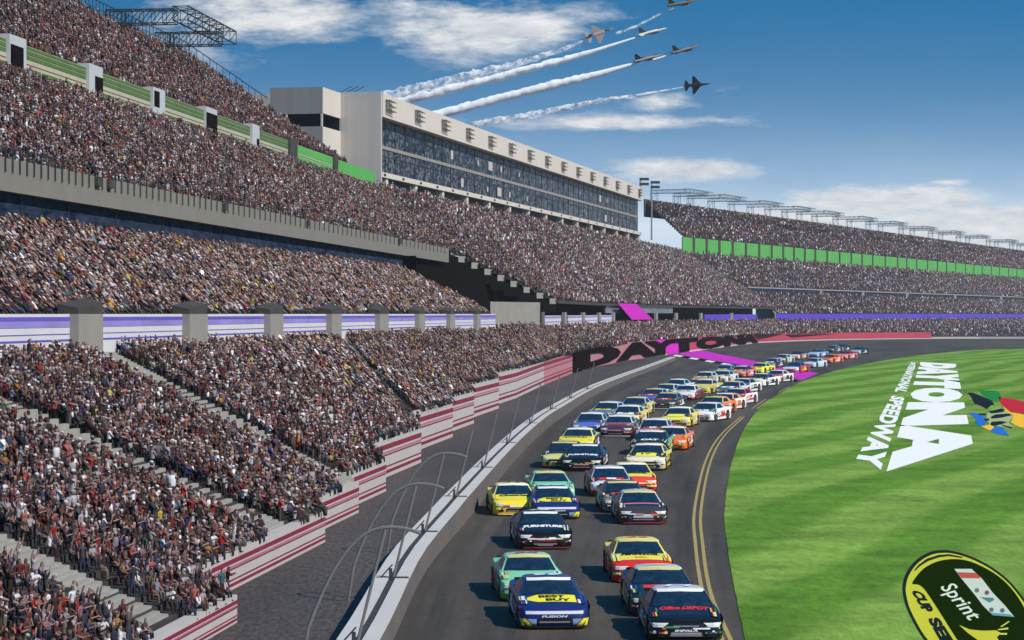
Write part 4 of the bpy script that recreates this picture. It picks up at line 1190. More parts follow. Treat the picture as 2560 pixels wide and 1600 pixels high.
# ---------------------------------------------------------------- nearest people, one object each
def skin_person(pose):
    """one continuous body grown over a posed skeleton; returns verts, faces, slot per vertex"""
    st = pose['stand']; z0 = .90 if st else .50
    J = {}; E = []; Rr = {}
    def j(n, p, r, par=None):
        J[n] = Vector(p); Rr[n] = r
        if par: E.append((par, n))
    ln = pose.get('lean', 0.0)
    def T(x, y, z): return (x, y + ln * (z - z0), z)
    j('hip', (0, 0, z0), (.15, .11)); j('waist', T(0, .01, z0 + .18), (.13, .10), 'hip'); j('chest', T(0, .02, z0 + .36), (.165, .115), 'waist')
    j('neck', T(0, .02, z0 + .53), (.055, .055), 'chest'); j('head', T(0, .04, z0 + .64), (.085, .095), 'neck'); j('crown', T(0, .03, z0 + .76), (.075, .085), 'head')
    for s, nme in ((-1, 'l'), (1, 'r')):
        if st:
            j('knee' + nme, (s * .11, .03, .48), (.07, .07), 'hip'); j('ankle' + nme, (s * .12, -.01, .08), (.045, .045), 'knee' + nme); j('toe' + nme, (s * .13, .14, .04), (.04, .035), 'ankle' + nme)
        else:
            j('knee' + nme, (s * .13, .42, z0 + .03), (.075, .075), 'hip'); j('ankle' + nme, (s * .13, .44, .09), (.048, .048), 'knee' + nme); j('toe' + nme, (s * .14, .58, .04), (.04, .035), 'ankle' + nme)
        j('sho' + nme, T(s * .19, .02, z0 + .47), (.07, .07), 'chest')
        el, ha = pose['arm'][0 if s < 0 else 1]
        j('elb' + nme, T(s * el[0], el[1], z0 + el[2]), (.048, .048), 'sho' + nme); j('wri' + nme, T(s * ha[0], ha[1], z0 + ha[2]), (.036, .036), 'elb' + nme)
        dv = (J['wri' + nme] - J['elb' + nme]).normalized()
        j('hand' + nme, J['wri' + nme] + dv * .12, (.042, .03), 'wri' + nme)
    names = list(J)
    me = bpy.data.meshes.new('person'); me.from_pydata([J[n] for n in names], [(names.index(a), names.index(b)) for a, b in E], [])
    o = bpy.data.objects.new('person', me); COL.objects.link(o)
    o.modifiers.new('skin', 'SKIN'); 
    if not me.skin_vertices: bpy.context.view_layer.update()
    for i, n in enumerate(names):
        me.skin_vertices[0].data[i].radius = Rr[n]
        me.skin_vertices[0].data[i].use_root = (n == 'hip')
    sub = o.modifiers.new('subsurf', 'SUBSURF'); sub.levels = 1; sub.render_levels = 1
    dg = bpy.context.evaluated_depsgraph_get(); dg.update()
    e = bpy.data.meshes.new_from_object(o.evaluated_get(dg))
    V = np.array([v.co[:] for v in e.vertices]); Fc_ = [tuple(p.vertices) for p in e.polygons]
    bpy.data.objects.remove(o)
    slot = []
    bones = {('hip', 'waist'): SH, ('waist', 'chest'): SH, ('chest', 'neck'): SH}
    for a, b in E:
        k = b[:3]
        bones[(a, b)] = {'wai': SH, 'che': SH, 'nec': SH, 'hea': SK, 'cro': SK, 'kne': PT, 'ank': PT, 'toe': SHO, 'sho': SH, 'elb': SH, 'wri': SK, 'han': SK}[k]
    hd = np.array(J['head'])
    for v in V:
        best = None
        for (a, b), sl_ in bones.items():
            A_, B_ = np.array(J[a]), np.array(J[b]); t = np.clip((v - A_) @ (B_ - A_) / max(1e-9, (B_ - A_) @ (B_ - A_)), 0, 1)
            dd = np.linalg.norm(v - A_ - t * (B_ - A_))
            if best is None or dd < best[0]: best = (dd, sl_)
        sl_ = best[1]
        if sl_ == SK and v[2] > hd[2] - .1 and abs(v[0]) < .13 and (v[2] > hd[2] + .06 or v[1] < hd[1] - .03): sl_ = HR
        slot.append(sl_)
    return V, Fc_, np.array(slot)
lap = ((.24, .06, .26), (.14, .30, .14)); fwd = ((.24, .14, .30), (.10, .34, .38)); up = ((.27, .05, .66), (.25, .12, .92)); side = ((.25, .0, .22), (.26, .08, -.02)); brow = ((.30, .10, .44), (.10, .14, .62))
POSES = [(dict(stand=False, arm=(lap, lap), lean=.1), 'seated with hands on lap'), (dict(stand=False, arm=(fwd, fwd), lean=.25), 'seated leaning forward, hands together'),
         (dict(stand=False, arm=(lap, up), lean=.05), 'seated with one arm raised'), (dict(stand=True, arm=(side, side), lean=.05), 'standing with arms down'),
         (dict(stand=True, arm=(up, up), lean=0), 'standing with both arms up'), (dict(stand=False, arm=(brow, lap), lean=-.05), 'seated shading eyes'), (dict(stand=True, arm=(fwd, fwd), lean=.1), 'standing and clapping')]
BODY = [skin_person(p) for p, _ in POSES]
ORD = ['front', 'second', 'third', 'fourth', 'fifth', 'sixth', 'seventh', 'eighth', 'ninth', 'tenth', 'eleventh', 'twelfth', 'thirteenth', 'fourteenth', 'fifteenth', 'sixteenth', 'seventeenth', 'eighteenth', 'nineteenth', 'twentieth', 'twenty-first', 'twenty-second', 'twenty-third', 'twenty-fourth', 'twenty-fifth', 'twenty-sixth', 'twenty-seventh', 'twenty-eighth', 'twenty-ninth', 'thirtieth']
pose_i = rng.choice(7, 300, p=[.28, .2, .1, .12, .06, .1, .14])
# order of the seats along each row and block, for the wording of labels
def block_of(i):
    w = (S['row'][i] + .5) / NR1
    s_ = S['xy'][i] @ uA
    k = [aisle_pos(j, w) @ uA for j in (0, 1, 2)]
    if s_ < k[2]: return 0
    if s_ < k[1]: return 1
    if s_ < k[0]: return 2
    return 3
BLK = ['before the first stair', 'past the first stair', 'past the second stair', 'past the third stair']
from collections import defaultdict
seat = defaultdict(list)
for q, i in enumerate(IND): seat[(block_of(i), int(S['row'][i]))].append((float(S['xy'][i] @ uA), q))
rank = {}
for k, lst in seat.items():
    lst.sort()
    for r_, (s_, q) in enumerate(lst): rank[q] = (r_, len(lst), k)
for q, i in enumerate(IND):
    V, Fc_, SL = BODY[pose_i[q]]
    me = mesh('person', V * S['sc'][i], Fc_, PERSON, True)
    pal = .8 * np.stack([PAL[shirt[i]], PANTS[pants[i]], SKIN[skin[i]], HAIR[hair[i]], np.full(3, .02)])
    at = me.color_attributes.new('Col', 'FLOAT_COLOR', 'POINT')
    at.data.foreach_set('color', np.concatenate([pal[SL], np.ones((len(SL), 1))], 1).astype(np.float32).ravel())
    o = link('person', me, None, (S['xy'][i, 0], S['xy'][i, 1], S['z'][i] - .0))
    o.rotation_euler = (0, 0, float(S['yaw'][i]))
    r_, n_, (bk, row) = rank[q]
    lab = f"person in {PALN[shirt[i]]} top, {HAIRN[hair[i]]}, {ORD[row]} row, {ORD[r_] + ' from left' if r_ else 'leftmost'}, {BLK[bk]}"
    tag(o, lab, 'spectator', 'spectators in the lower tier of the near stand')
# ================================================================ stock cars
ST = [(2.45, .56, .60), (2.43, .74, .605), (2.36, .88, .62), (2.22, .955, .645), (1.9, .99, .70), (1.5, 1.01, .765), (1.05, .995, .835), (.4, .975, .85), (-.4, .975, .87), (-1.2, .99, .89), (-1.7, 1.01, .91), (-2.2, .985, .93), (-2.4, .94, .93), (-2.45, .86, .92)]
LAY = [0, .16, .40, .62, .84, .95, 1.0]; LW = [.985, 1.0, 1.0, .995, .985, .968, .93]; LEAN = [.05, 0.0, .0, .025, .06, .10, .16]
ZBOT = .11
ys = np.array([s[0] for s in ST]); hw = np.array([s[1] for s in ST]); zt = np.array([s[2] for s in ST])
def shift(y, k): return y - LEAN[k] * np.clip((y - 1.7) / .75, 0, 1) ** 1.5
def ztop(x, y):
    e = np.interp(y, ys[::-1], zt[::-1]); w = np.interp(y, ys[::-1], hw[::-1])
    return e + .055 * (1 - min(1, abs(x) / w) ** 2) * (1 if y > .9 else .7)
def nose(x, z):
    """point on the front bumper at side offset x, height z"""
    y = float(np.interp(abs(x), [0, .56, .74, .88, .955, .99], [2.47, 2.45, 2.43, 2.36, 2.22, 1.9]))
    f = (z - ZBOT) / (.62 - ZBOT)
    ln = float(np.interp(f, LAY, LEAN))
    return (x, y - ln * np.clip((y - 1.7) / .75, 0, 1) ** 1.5 + .014, z)
def car_body_geo():
    V = []; Fq = []; grid = {}
    n = len(ST); XF = [1, .62, .22, -.22, -.62, -1]
    def add(p): V.append(p); return len(V) - 1
    for i in range(n):
        for k in range(len(LAY)):
            z = ZBOT + (zt[i] - ZBOT) * LAY[k]
            for s in (1, -1): grid[i, k, s] = add((s * hw[i] * LW[k], shift(ys[i], k), z))
    K = len(LAY) - 1
    for i in range(n - 1):
        for k in range(K):
            Fq.append((grid[i, k, 1], grid[i, k + 1, 1], grid[i + 1, k + 1, 1], grid[i + 1, k, 1]))
            Fq.append((grid[i, k, -1], grid[i + 1, k, -1], grid[i + 1, k + 1, -1], grid[i, k + 1, -1]))
    # top surface
    top = {}
    for i in range(n):
        for c, xf in enumerate(XF):
            if c == 0: top[i, c] = grid[i, K, 1]
            elif c == 5: top[i, c] = grid[i, K, -1]
            else:
                x = xf * hw[i] * LW[K]; y = shift(ys[i], K); top[i, c] = add((x, y, ztop(x, ys[i]) if i not in (0, n - 1) else zt[i] + .02))
    for i in range(n - 1):
        for c in range(5): Fq.append((top[i, c], top[i, c + 1], top[i + 1, c + 1], top[i + 1, c]))
    # front and rear faces
    for i, flip in ((0, False), (n - 1, True)):
        cols = {}
        for k in range(len(LAY)):
            for c, xf in enumerate(XF):
                if c == 0: cols[k, c] = grid[i, k, 1]
                elif c == 5: cols[k, c] = grid[i, k, -1]
                elif k == K: cols[k, c] = top[i, c]
                else:
                    z = ZBOT + (zt[i] - ZBOT) * LAY[k]
                    cols[k, c] = add((xf * hw[i] * LW[k], shift(ys[i], k) + (.02 if not flip else -.02) * (1 - xf * xf), z))
        for k in range(K):
            for c in range(5):
                q = (cols[k, c], cols[k, c + 1], cols[k + 1, c + 1], cols[k + 1, c])
                Fq.append(q if not flip else q[::-1])
    # cabin
    base = [(.87, .86), (.44, 1.04), (0, 1.09), (-.44, 1.04), (-.87, .86), (-.91, .2), (-.91, -.7), (-.84, -1.5), (-.42, -1.58), (0, -1.6), (.42, -1.58), (.84, -1.5), (.91, -.7), (.91, .2)]
    roof = [(.67, .20), (.34, .28), (0, .30), (-.34, .28), (-.67, .20), (-.71, -.05), (-.71, -.5), (-.66, -.90), (-.33, -.96), (0, -.97), (.33, -.96), (.66, -.90), (.71, -.5), (.71, -.05)]
    b = [add((x, y, ztop(x, y) - .01)) for x, y in base]
    r = [add((x * 1.0, y, 1.25 - .03 * abs(x) / .7)) for x, y in roof]
    r2 = [add((x * .88, y * .9 - .03, 1.292 - .03 * (abs(x) / .7) ** 2)) for x, y in roof]
    m_ = len(base)
    for i in range(m_):
        j = (i + 1) % m_
        Fq.append((b[i], b[j], r[j], r[i])); Fq.append((r[i], r[j], r2[j], r2[i]))
    c0 = add((0, -.35, 1.31))
    for i in range(m_): Fq.append((r2[i], r2[(i + 1) % m_], c0))
    return V, Fq, base, roof
CV, CF, CBASE, CROOF = car_body_geo()
CVn = np.array(CV)
# underside dark arches as part of the body colour pass
def body_mesh(scheme):
    me = mesh('body', CV, CF, PAINT, True)
    me.set_sharp_from_angle(angle=R(38))
    at = me.color_attributes.new('Col', 'FLOAT_COLOR', 'CORNER')
    cols = np.ones((len(me.loops), 4), np.float32)
    for p in me.polygons:
        c = CVn[list(p.vertices)].mean(0)
        cols[p.loop_start:p.loop_start + p.loop_total, :3] = scheme(c[0], c[1], c[2], p.normal)
    at.data.foreach_set('color', cols.ravel())
    return me
def bridge(i0, i1, lo, hi, inset, off, name):
    """glass panel between base and roof outline points i0..i1"""
    vs = []; fs = []; n = len(i0)
    B = np.array([(CBASE[i][0], CBASE[i][1], ztop(*CBASE[i]) - .01) for i in i0]); T = np.array([(CROOF[i][0], CROOF[i][1], 1.25 - .03 * abs(CROOF[i][0]) / .7) for i in i0])
    cen = (B.mean(0) + T.mean(0)) / 2
    for t in np.linspace(lo, hi, 5):
        row = B + (T - B) * t; m_ = row.mean(0)
        for p in row: vs.append(m_ + (p - m_) * inset)
    out = cen - np.array([0, -.35, .95]); out /= np.linalg.norm(out)
    vs = [v + out * off for v in vs]
    for k in range(4):
        for i in range(n - 1): fs.append((k * n + i, k * n + i + 1, (k + 1) * n + i + 1, (k + 1) * n + i))
    me = mesh(name, vs, fs, CARGLASS, True)
    if Vector(out) @ me.polygons[0].normal < 0: me.flip_normals()
    return me
M_WIND = bridge([0, 1, 2, 3, 4], None, .05, .94, .94, .042, 'windshield')
M_REAR = bridge([7, 8, 9, 10, 11], None, .12, .9, .86, .018, 'rear_window')
M_SIDE = [bridge([12, 13, 0], None, .14, .93, .92, .014, 'side_window'), bridge([4, 5, 6], None, .14, .93, .92, .014, 'side_window')]
TYRE = mat('tyre_rubber', (.012, .012, .013), .8, var=.2); RIM = mat('steel_rim', (.16, .15, .14), .4, metal=.6, var=.1)
def wheel_meshes():
    m = MB(); m.bar((-.13, 0, 0), (.13, 0, 0), .335, 18); t = mesh('tyre', m.v, m.f, TYRE)
    m = MB(); m.bar((.12, 0, 0), (.138, 0, 0), .20, 12); m.bar((.13, 0, 0), (.16, 0, 0), .06, 8); r = mesh('rim', m.v, m.f, RIM)
    return t, r
M_TYRE, M_RIM = wheel_meshes()
def flat(pts, name, m):
    me = mesh(name, pts, [tuple(range(len(pts)))], m); return me
HL = mat('lamp_decal', (.66, .66, .62), .3, var=.25); DARK = mat('grille_black', (.010, .010, .012), .5, var=.3); GREYD = mat('grille_grey', (.22, .21, .21), .5, var=.2)
def nose_grid(xb0, xb1, xt0, xt1, z0, z1, name, m, out=.012, nx=7, nz=3):
    """patch of the bumper between two slanted sides, following its curve"""
    vs = []; fs = []
    for j in range(nz + 1):
        t = j / nz
        for i in range(nx + 1):
            x0, x1 = xb0 + (xt0 - xb0) * t, xb1 + (xt1 - xb1) * t
            p = nose(x0 + (x1 - x0) * i / nx, z0 + (z1 - z0) * t); vs.append((p[0] * 1.006, p[1] + out, p[2]))
    for j in range(nz):
        for i in range(nx): fs.append((j * (nx + 1) + i, j * (nx + 1) + i + 1, (j + 1) * (nx + 1) + i + 1, (j + 1) * (nx + 1) + i))
    me = mesh(name, vs, fs, m)
    if me.polygons[0].normal.y < 0: me.flip_normals()
    return me
def headlight(s):
    return nose_grid(s * .60, s * .86, s * .46, s * .95, .455, .575, 'headlight', HL)
M_HL = [headlight(-1), headlight(1)]
def nose_strip(x0, x1, z0, z1, name, m, n=8, out=0.0):
    vs = []; fs = []
    for i in range(n + 1):
        x = x0 + (x1 - x0) * i / n
        for z in (z0, z1):
            p = nose(x, z); vs.append((p[0], p[1] + out, p[2]))
    for i in range(n): fs.append((2 * i, 2 * i + 1, 2 * i + 3, 2 * i + 2))
    me = mesh(name, vs, fs, m)
    if me.polygons[0].normal.y < 0: me.flip_normals()
    return me
M_GRILLE = nose_strip(-.46, .46, .20, .33, 'grille', DARK); M_GRILLE2 = nose_strip(-.42, .42, .205, .25, 'grille_mesh', GREYD, out=.004)
M_DUCT = [nose_strip(.56, .76, .19, .27, 'brake_duct', DARK, 4), nose_strip(-.76, -.56, .19, .27, 'brake_duct', DARK, 4)]
M_SEAM = nose_strip(-.9, .9, .385, .395, 'bumper_seam', DARK, 14)
M_SLOT = nose_strip(-.38, .38, .425, .465, 'upper_grille', DARK)
m = MB()
for i in range(10):
    xa, xb = -1 + .2 * i, -1 + .2 * (i + 1)
    ya, yb = [float(np.interp(abs(x), [0, .56, .74, .88, .955, 1.0], [2.5, 2.49, 2.47, 2.40, 2.26, 1.9])) for x in (xa, xb)]
    m.prism8([(xa * .99, 1.9, .06), (xb * .99, 1.9, .06), (xb * .99, yb, .06), (xa * .99, ya, .06)], [(xa * .99, 1.9, .105), (xb * .99, 1.9, .105), (xb * .99, yb, .105), (xa * .99, ya, .105)])
SPLV, SPLF = m.v, m.f
m = MB(); m.box(-.80, .80, -2.44, -2.41, .93, 1.0); M_SPOIL = mesh('spoiler', m.v, m.f, DARK)
m = MB()
for s in (-1, 1): pass
ARCH = {}
def arch_mesh(s):
    vs = [(s * 1.012, 0, 0)] + [(s * 1.012, .42 * math.cos(a), .42 * math.sin(a)) for a in np.linspace(-.35, math.pi + .35, 15)]
    fs = [(0, i, i + 1) if s > 0 else (0, i + 1, i) for i in range(1, 15)]
    return mesh('wheel_arch', vs, fs, DARK)
M_ARCH = {1: arch_mesh(1), -1: arch_mesh(-1)}
SPLM = {}
vs = []; fs = []
for i in range(11):
    x = -.8 + .16 * i; yb = 1.09 - .22 * (x / .85) ** 2
    vs += [(x, yb + .02, ztop(x, yb) + .012), (x, yb + .075, ztop(x, yb + .075) + .010)]
for i in range(10): fs.append((2 * i, 2 * i + 1, 2 * i + 3, 2 * i + 2))
M_COWL = mesh('cowl', vs, fs, DARK)
STRM = {}
def stripe_mesh(s, col):
    k = (s, tuple(col))
    if k not in STRM:
        vs = [(s * 1.02, 1.02, .30), (s * 1.02, .95, .36), (s * 1.02, -.95, .50), (s * 1.02, -.98, .34)]
        me = mesh('side_stripe', vs, [(0, 1, 2, 3) if s < 0 else (3, 2, 1, 0)], DECAL); at = me.color_attributes.new('Col', 'FLOAT_COLOR', 'POINT')
        at.data.foreach_set('color', np.tile(np.array([*col, 1], np.float32), 4)); STRM[k] = me
    return STRM[k]
def split_mesh(col):
    k = tuple(col)
    if k not in SPLM:
        me = mesh('splitter', SPLV, SPLF, PAINT); at = me.color_attributes.new('Col', 'FLOAT_COLOR', 'POINT')
        at.data.foreach_set('color', np.tile(np.array([*col, 1], np.float32), len(SPLV))); SPLM[k] = me
    return SPLM[k]
CM = {}
def cmat(c):
    k = tuple(c)
    if k not in CM: CM[k] = mat('decal_colour', lin(c), .65, var=.06, spec=.1)
    return CM[k]
def col_fix(c): return tuple(lin(c))

def hood_pt(cx, cy, w, h):
    """map lettering space to the hood, read from the front"""
    def fn(a, b):
        x = cx - (a - .5) * w; y = cy - (b - .5) * h
        return (x, y, ztop(x, y) + .012)
    return fn
def roof_pt(w, h):
    def fn(a, b):
        x = -(a - .5) * w; y = -.34 - (b - .5) * h
        return (x, y, 1.322)
    return fn
def nose_pt(w, z0, z1, cx=0):
    def fn(a, b):
        p = nose(cx - (a - .5) * w, z0 + (z1 - z0) * b); return (p[0], p[1] + .006, p[2])
    return fn
def door_pt(s, w, h, y0=-.25, z0=.36):
    def fn(a, b):
        y = y0 + (-s) * -(a - .5) * w * 1.0
        return (s * 1.027, y, z0 + b * h)
    return fn
def tess_text(v, f):
    return v, f

def make_car(px, py, spec, label, yaw_extra=0.0):
    base = spec['base']; g_ = lambda k, dflt=None: col_fix(spec.get(k, dflt if dflt is not None else base))
    cb, hood, roof, ns, bump, side, sill = g_('base'), g_('hood'), g_('roof', spec.get('hood', base)), g_('nose', spec.get('hood', base)), g_('bump', spec.get('nose', base)), g_('side'), g_('sill', spec.get('side', base))
    blk = (.008, .008, .009)
    def scheme(x, y, z, n):
        if z > 1.17 and n.z > .4: return roof
        if z > .9 and -1.65 < y < 1.15 and n.z < .9: return roof if spec.get('pillar_roof', True) else cb
        if n.z > .6 and .9 < y <= 1.95: return hood
        if n.z > .6 and y > 1.95: return ns
        if y > 1.95 and z > .36: return ns
        if y > 1.7: return bump
        if abs(n.x) > .6: return sill if z < .32 else side
        return cb
    f = gp(px, py)
    # heading: along the track at this point, towards the camera
    ray = math.atan2(f[0], f[1])
    best = min(range(len(GRL) - 1), key=lambda i: abs(GRL[i][1] - (f[1] + 8)))
    best = max(2, min(len(GRL) - 3, best)); tv = GRL[best + 2] - GRL[best - 2]
    psi = math.atan2(tv[0], tv[1])
    psi = ray + (float(np.interp(py, [1060, 1085, 1180, 1215], [.17, .12, .09, -.085])) if py > 1060 else .17 + 3.2 * yaw_extra)
    # local +Y looks back along the track
    rz = math.pi - psi
    r = empty('stock_car', (0, 0, 0), rz)
    hd = np.array([-math.sin(rz), math.cos(rz)])            # direction of the nose
    cen = f[:2] - hd * 2.6
    r.location = (cen[0], cen[1], .012)
    W_ = float(np.interp(py, [900, 1060, 1180, 1280, 1600], [1.32, 1.25, 1.17, 1.06, 1.03]))
    r.scale = (W_, W_ * .97, W_ * .94)
    tag(r, label, 'race car', 'stock cars racing towards the camera')
    big = py > 1150
    b = link('body', body_mesh(scheme), r)
    link('windshield', M_WIND, r); link('rear_window', M_REAR, r)
    for mm in M_SIDE: link('side_window', mm, r)
    for mm in M_HL: 
        if spec.get('lamps', True): link('headlight', mm, r)
    gr = link('grille', M_GRILLE, r); link('grille_mesh', M_GRILLE2, gr)
    if spec.get('slot', True): link('upper_grille', M_SLOT, r)
    link('splitter', split_mesh(col_fix(spec.get('split', (30, 28, 28)))), r)
    link('spoiler', M_SPOIL, r)
    if spec.get('lamps', True):
        for mm in M_DUCT: link('brake_duct', mm, r)
        link('bumper_seam', M_SEAM, r)
    link('cowl', M_COWL, r)
    for s in (-1, 1): link('side_stripe', stripe_mesh(s, col_fix(spec.get('stripe', spec.get('numc', (225, 225, 225))))), r)
    for s in (-1, 1):
        for y in (1.5, -1.42):
            w = link('wheel', M_TYRE, r, (s * .885, y, .335)); w.scale = (s, 1, 1)
            rm = link('rim', M_RIM, w)
            a = link('wheel_arch', M_ARCH[s], b, (0, y, .335))
    sd = int(px * 7 + py)
    if py > 940:
        speckle(sd, [side_region(1, 1.0, 2.0, .5, .68), side_region(-1, 1.0, 2.0, .5, .68), side_region(1, .3, 1.0, .5, .7), side_region(-1, .3, 1.0, .5, .7)], 26, 'fender_decals', r, spec.get('side', base))
        speckle(sd + 1, [hood_region(-.92, -.70, 1.2, 2.0), hood_region(.70, .92, 1.2, 2.0)] + ([nose_region(-.9, .9, .40, .48), nose_region(-.95, -.5, .28, .36), nose_region(.5, .95, .28, .36)] if spec.get('lamps', True) else []), 14, 'hood_decals', r, spec.get('hood', base))
        roof_glint(r, spec.get('roof_glint', (226, 224, 222) if sd % 3 else (200, 190, 120)))
    dec = spec.get('decal')
    if not dec and py > 900:
        hc = spec.get('hood', base); light = sum(hc) > 330
        if sd % 4: 
            P_col = [(236, 236, 236), (240, 214, 60), (214, 60, 60), (240, 240, 240)][sd % 4] if not light else [(30, 36, 80), (180, 30, 36), (20, 20, 24), (30, 70, 130)][sd % 4]
            grid_patch('hood_panel', -.55, .55, 1.25 + .1 * (sd % 3), 1.75 + .08 * (sd % 2), P_col)(r)
            put_text('hood_number', spec.get('num', '8'), hood_pt(0, 1.52, .42, .30), cmat(hc if sd % 2 else ((20, 20, 24) if sum(P_col) > 400 else (235, 235, 235))), r, bold=.05)
    if dec: dec(r)
    num = spec.get('num')
    if num:
        nc = cmat(spec.get('numc', (235, 235, 235)))
        put_text('roof_number', num, roof_pt(.78, .42), nc, r, bold=.03, shear=.2)
        for s in (-1, 1): put_text('door_number', num, door_pt(s, .85, .40), nc, r, bold=.04, shear=.2)
    return r

def speckle(seed, regions, n, name, r, base):
    """small sponsor patches: one gridded decal sheet per region, many colours"""
    lr = random.Random(seed)
    pal = [(230, 230, 230), (226, 226, 230), (200, 40, 40), (240, 210, 60), (40, 80, 170), (20, 20, 24), (230, 130, 40), (60, 140, 80)]
    for fn in regions:
        nx, ny = lr.choice((5, 6, 7)), 2 + (n > 20)
        vs = [fn(i / nx, j / ny) for j in range(ny + 1) for i in range(nx + 1)]
        fs = [(j * (nx + 1) + i, j * (nx + 1) + i + 1, (j + 1) * (nx + 1) + i + 1, (j + 1) * (nx + 1) + i) for j in range(ny) for i in range(nx)]
        me = mesh(name, vs, fs, DECAL); at = me.color_attributes.new('Col', 'FLOAT_COLOR', 'CORNER')
        cs = [(*(lin(lr.choice(pal)) if lr.random() < .5 else lin(base)), 1) for _ in fs]
        at.data.foreach_set('color', np.repeat(np.array(cs, np.float32), 4, 0).ravel()); link(name, me, r)
def side_region(s, y0, y1, z0, z1): return lambda a, b: (s * 1.022, y0 + (y1 - y0) * a, z0 + (z1 - z0) * b)
def hood_region(x0, x1, y0, y1):
    def fn(a, b):
        x, y = x0 + (x1 - x0) * a, y0 + (y1 - y0) * b; return (x, y, ztop(x, y) + .011)
    return fn
def nose_region(x0, x1, z0, z1):
    def fn(a, b):
        p = nose(x0 + (x1 - x0) * a, z0 + (z1 - z0) * b); return (p[0], p[1] + .008, p[2])
    return fn
def roof_glint(r, col):  # pale strip paints the sun's reflection along the roof's front edge
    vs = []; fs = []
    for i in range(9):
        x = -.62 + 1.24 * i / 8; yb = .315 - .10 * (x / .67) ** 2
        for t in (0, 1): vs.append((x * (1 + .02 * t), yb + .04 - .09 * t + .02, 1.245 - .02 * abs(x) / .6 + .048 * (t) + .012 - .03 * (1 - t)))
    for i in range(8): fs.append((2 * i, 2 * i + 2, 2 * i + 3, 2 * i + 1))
    link('roof_glint_strip', mesh('roof_glint_strip', vs, fs, cmat(col)), r)
def T(name, s, fn, c, bold=.03, shear=0.0): return lambda r: put_text(name, s, fn, cmat(c), r, bold=bold, shear=shear)
def P(name, pts, c, fn): 
    def go(r):
        me = mesh(name, [fn(*p) for p in pts], [tuple(range(len(pts)))], cmat(c))
        link(name, me, r)
    return go
def many(*fs):
    def go(r):
        for f in fs: f(r)
    return go
def hp(x, y, dz=.008): return (x, y, ztop(x, y) + dz)
def grid_patch(name, x0, x1, y0, y1, c, dz=.008, skew=0.0):
    def go(r):
        vs = []; fs = []; nx, ny = 8, 4
        for j in range(ny + 1):
            for i in range(nx + 1):
                x = x0 + (x1 - x0) * i / nx; y = y0 + (y1 - y0) * j / ny + skew * (x - (x0 + x1) / 2); vs.append(hp(x, y, dz))
        for j in range(ny):
            for i in range(nx): fs.append((j * (nx + 1) + i, j * (nx + 1) + i + 1, (j + 1) * (nx + 1) + i + 1, (j + 1) * (nx + 1) + i))
        me = mesh(name, vs, fs, cmat(c)); link(name, me, r)
    return go
def strip(name, x0, x1, z0, z1, c, out=.004):
    return lambda r: link(name, nose_strip(x0, x1, z0, z1, name, cmat(c), 6, out), r)
def nose_poly(name, pts, c, out=.006):
    def go(r):
        vs = []
        for x, z in pts: p = nose(x, z); vs.append((p[0], p[1] + out, p[2]))
        me = mesh(name, vs, [tuple(range(len(pts)))], cmat(c))
        if me.polygons[0].normal.y < 0: me.flip_normals()
        link(name, me, r)
    return go
YEL = (236, 222, 60)
def tag_logo(full=True):
    fs = [grid_patch('hood_tag', -.66, .42, 1.16, 1.92, YEL), lambda r: link('hood_tag_point', mesh('hood_tag_point', [hp(.42, 1.16, .008), hp(.70, 1.42, .008), hp(.70, 1.66, .008), hp(.42, 1.92, .008)], [(0, 1, 2, 3)], cmat(YEL)), r),
          T('hood_lettering', 'BEST', hood_pt(.0, 1.36, .74, .28), (18, 18, 20), .05), T('hood_lettering', 'BUY', hood_pt(-.16, 1.71, .70, .28), (18, 18, 20), .05),
          strip('bumper_band', -.80, .80, .455, .545, (214, 214, 226)),
          T('bumper_lettering', 'FUSION', nose_pt(.72, .36, .42), (200, 205, 215), .04, .2),
          ]
    for sg in (1, -1):
        for q in ((.60, .74, .80, .92), (.80, .90, .92, .955)):
            fs.append(lambda r, q=q, sg=sg: link('corner_flash', nose_grid(sg * q[0], sg * q[1], sg * q[2], sg * q[3], .115, .33, 'corner_flash', cmat(YEL), .014, 5, 4), r))
        fs.append(lambda r, sg=sg: link('lamp_cover', nose_grid(sg * .50, sg * .57, sg * .50, sg * .76, .13, .32, 'lamp_cover', cmat((130, 156, 184)), .012, 5, 4), r))
    fs += [
          ]
    return many(*fs)
NAVY = (28, 40, 104); MINT = (128, 205, 160)
blue = dict(base=NAVY, hood=(26, 44, 112), roof=(36, 58, 122), nose=(26, 40, 100), side=(90, 100, 130), bump=(30, 36, 88), lamps=False, slot=False, decal=tag_logo(), num='99', numc=(240, 240, 245))
mint = dict(base=MINT, hood=(134, 212, 166), roof=(150, 214, 178), bump=(70, 176, 74), nose=(140, 205, 160), side=(110, 180, 140), split=(120, 40, 40), num='88', numc=(205, 60, 55))
pennz = dict(base=(238, 216, 84), hood=(240, 224, 70), roof=(240, 222, 110), nose=(214, 40, 30), bump=(206, 34, 34), side=(224, 110, 60), split=(196, 40, 44),
             decal=many(T('hood_lettering', 'PENNZOIL', hood_pt(0, 1.22, 1.25, .24), (20, 22, 14), .05, .15), T('hood_lettering', 'SHELL', hood_pt(0, 1.62, .42, .16), (205, 150, 40), .03), strip('bumper_trim', -.42, .42, .40, .43, (220, 220, 224))), num='22', numc=(206, 40, 34))
dk = (20, 24, 38)
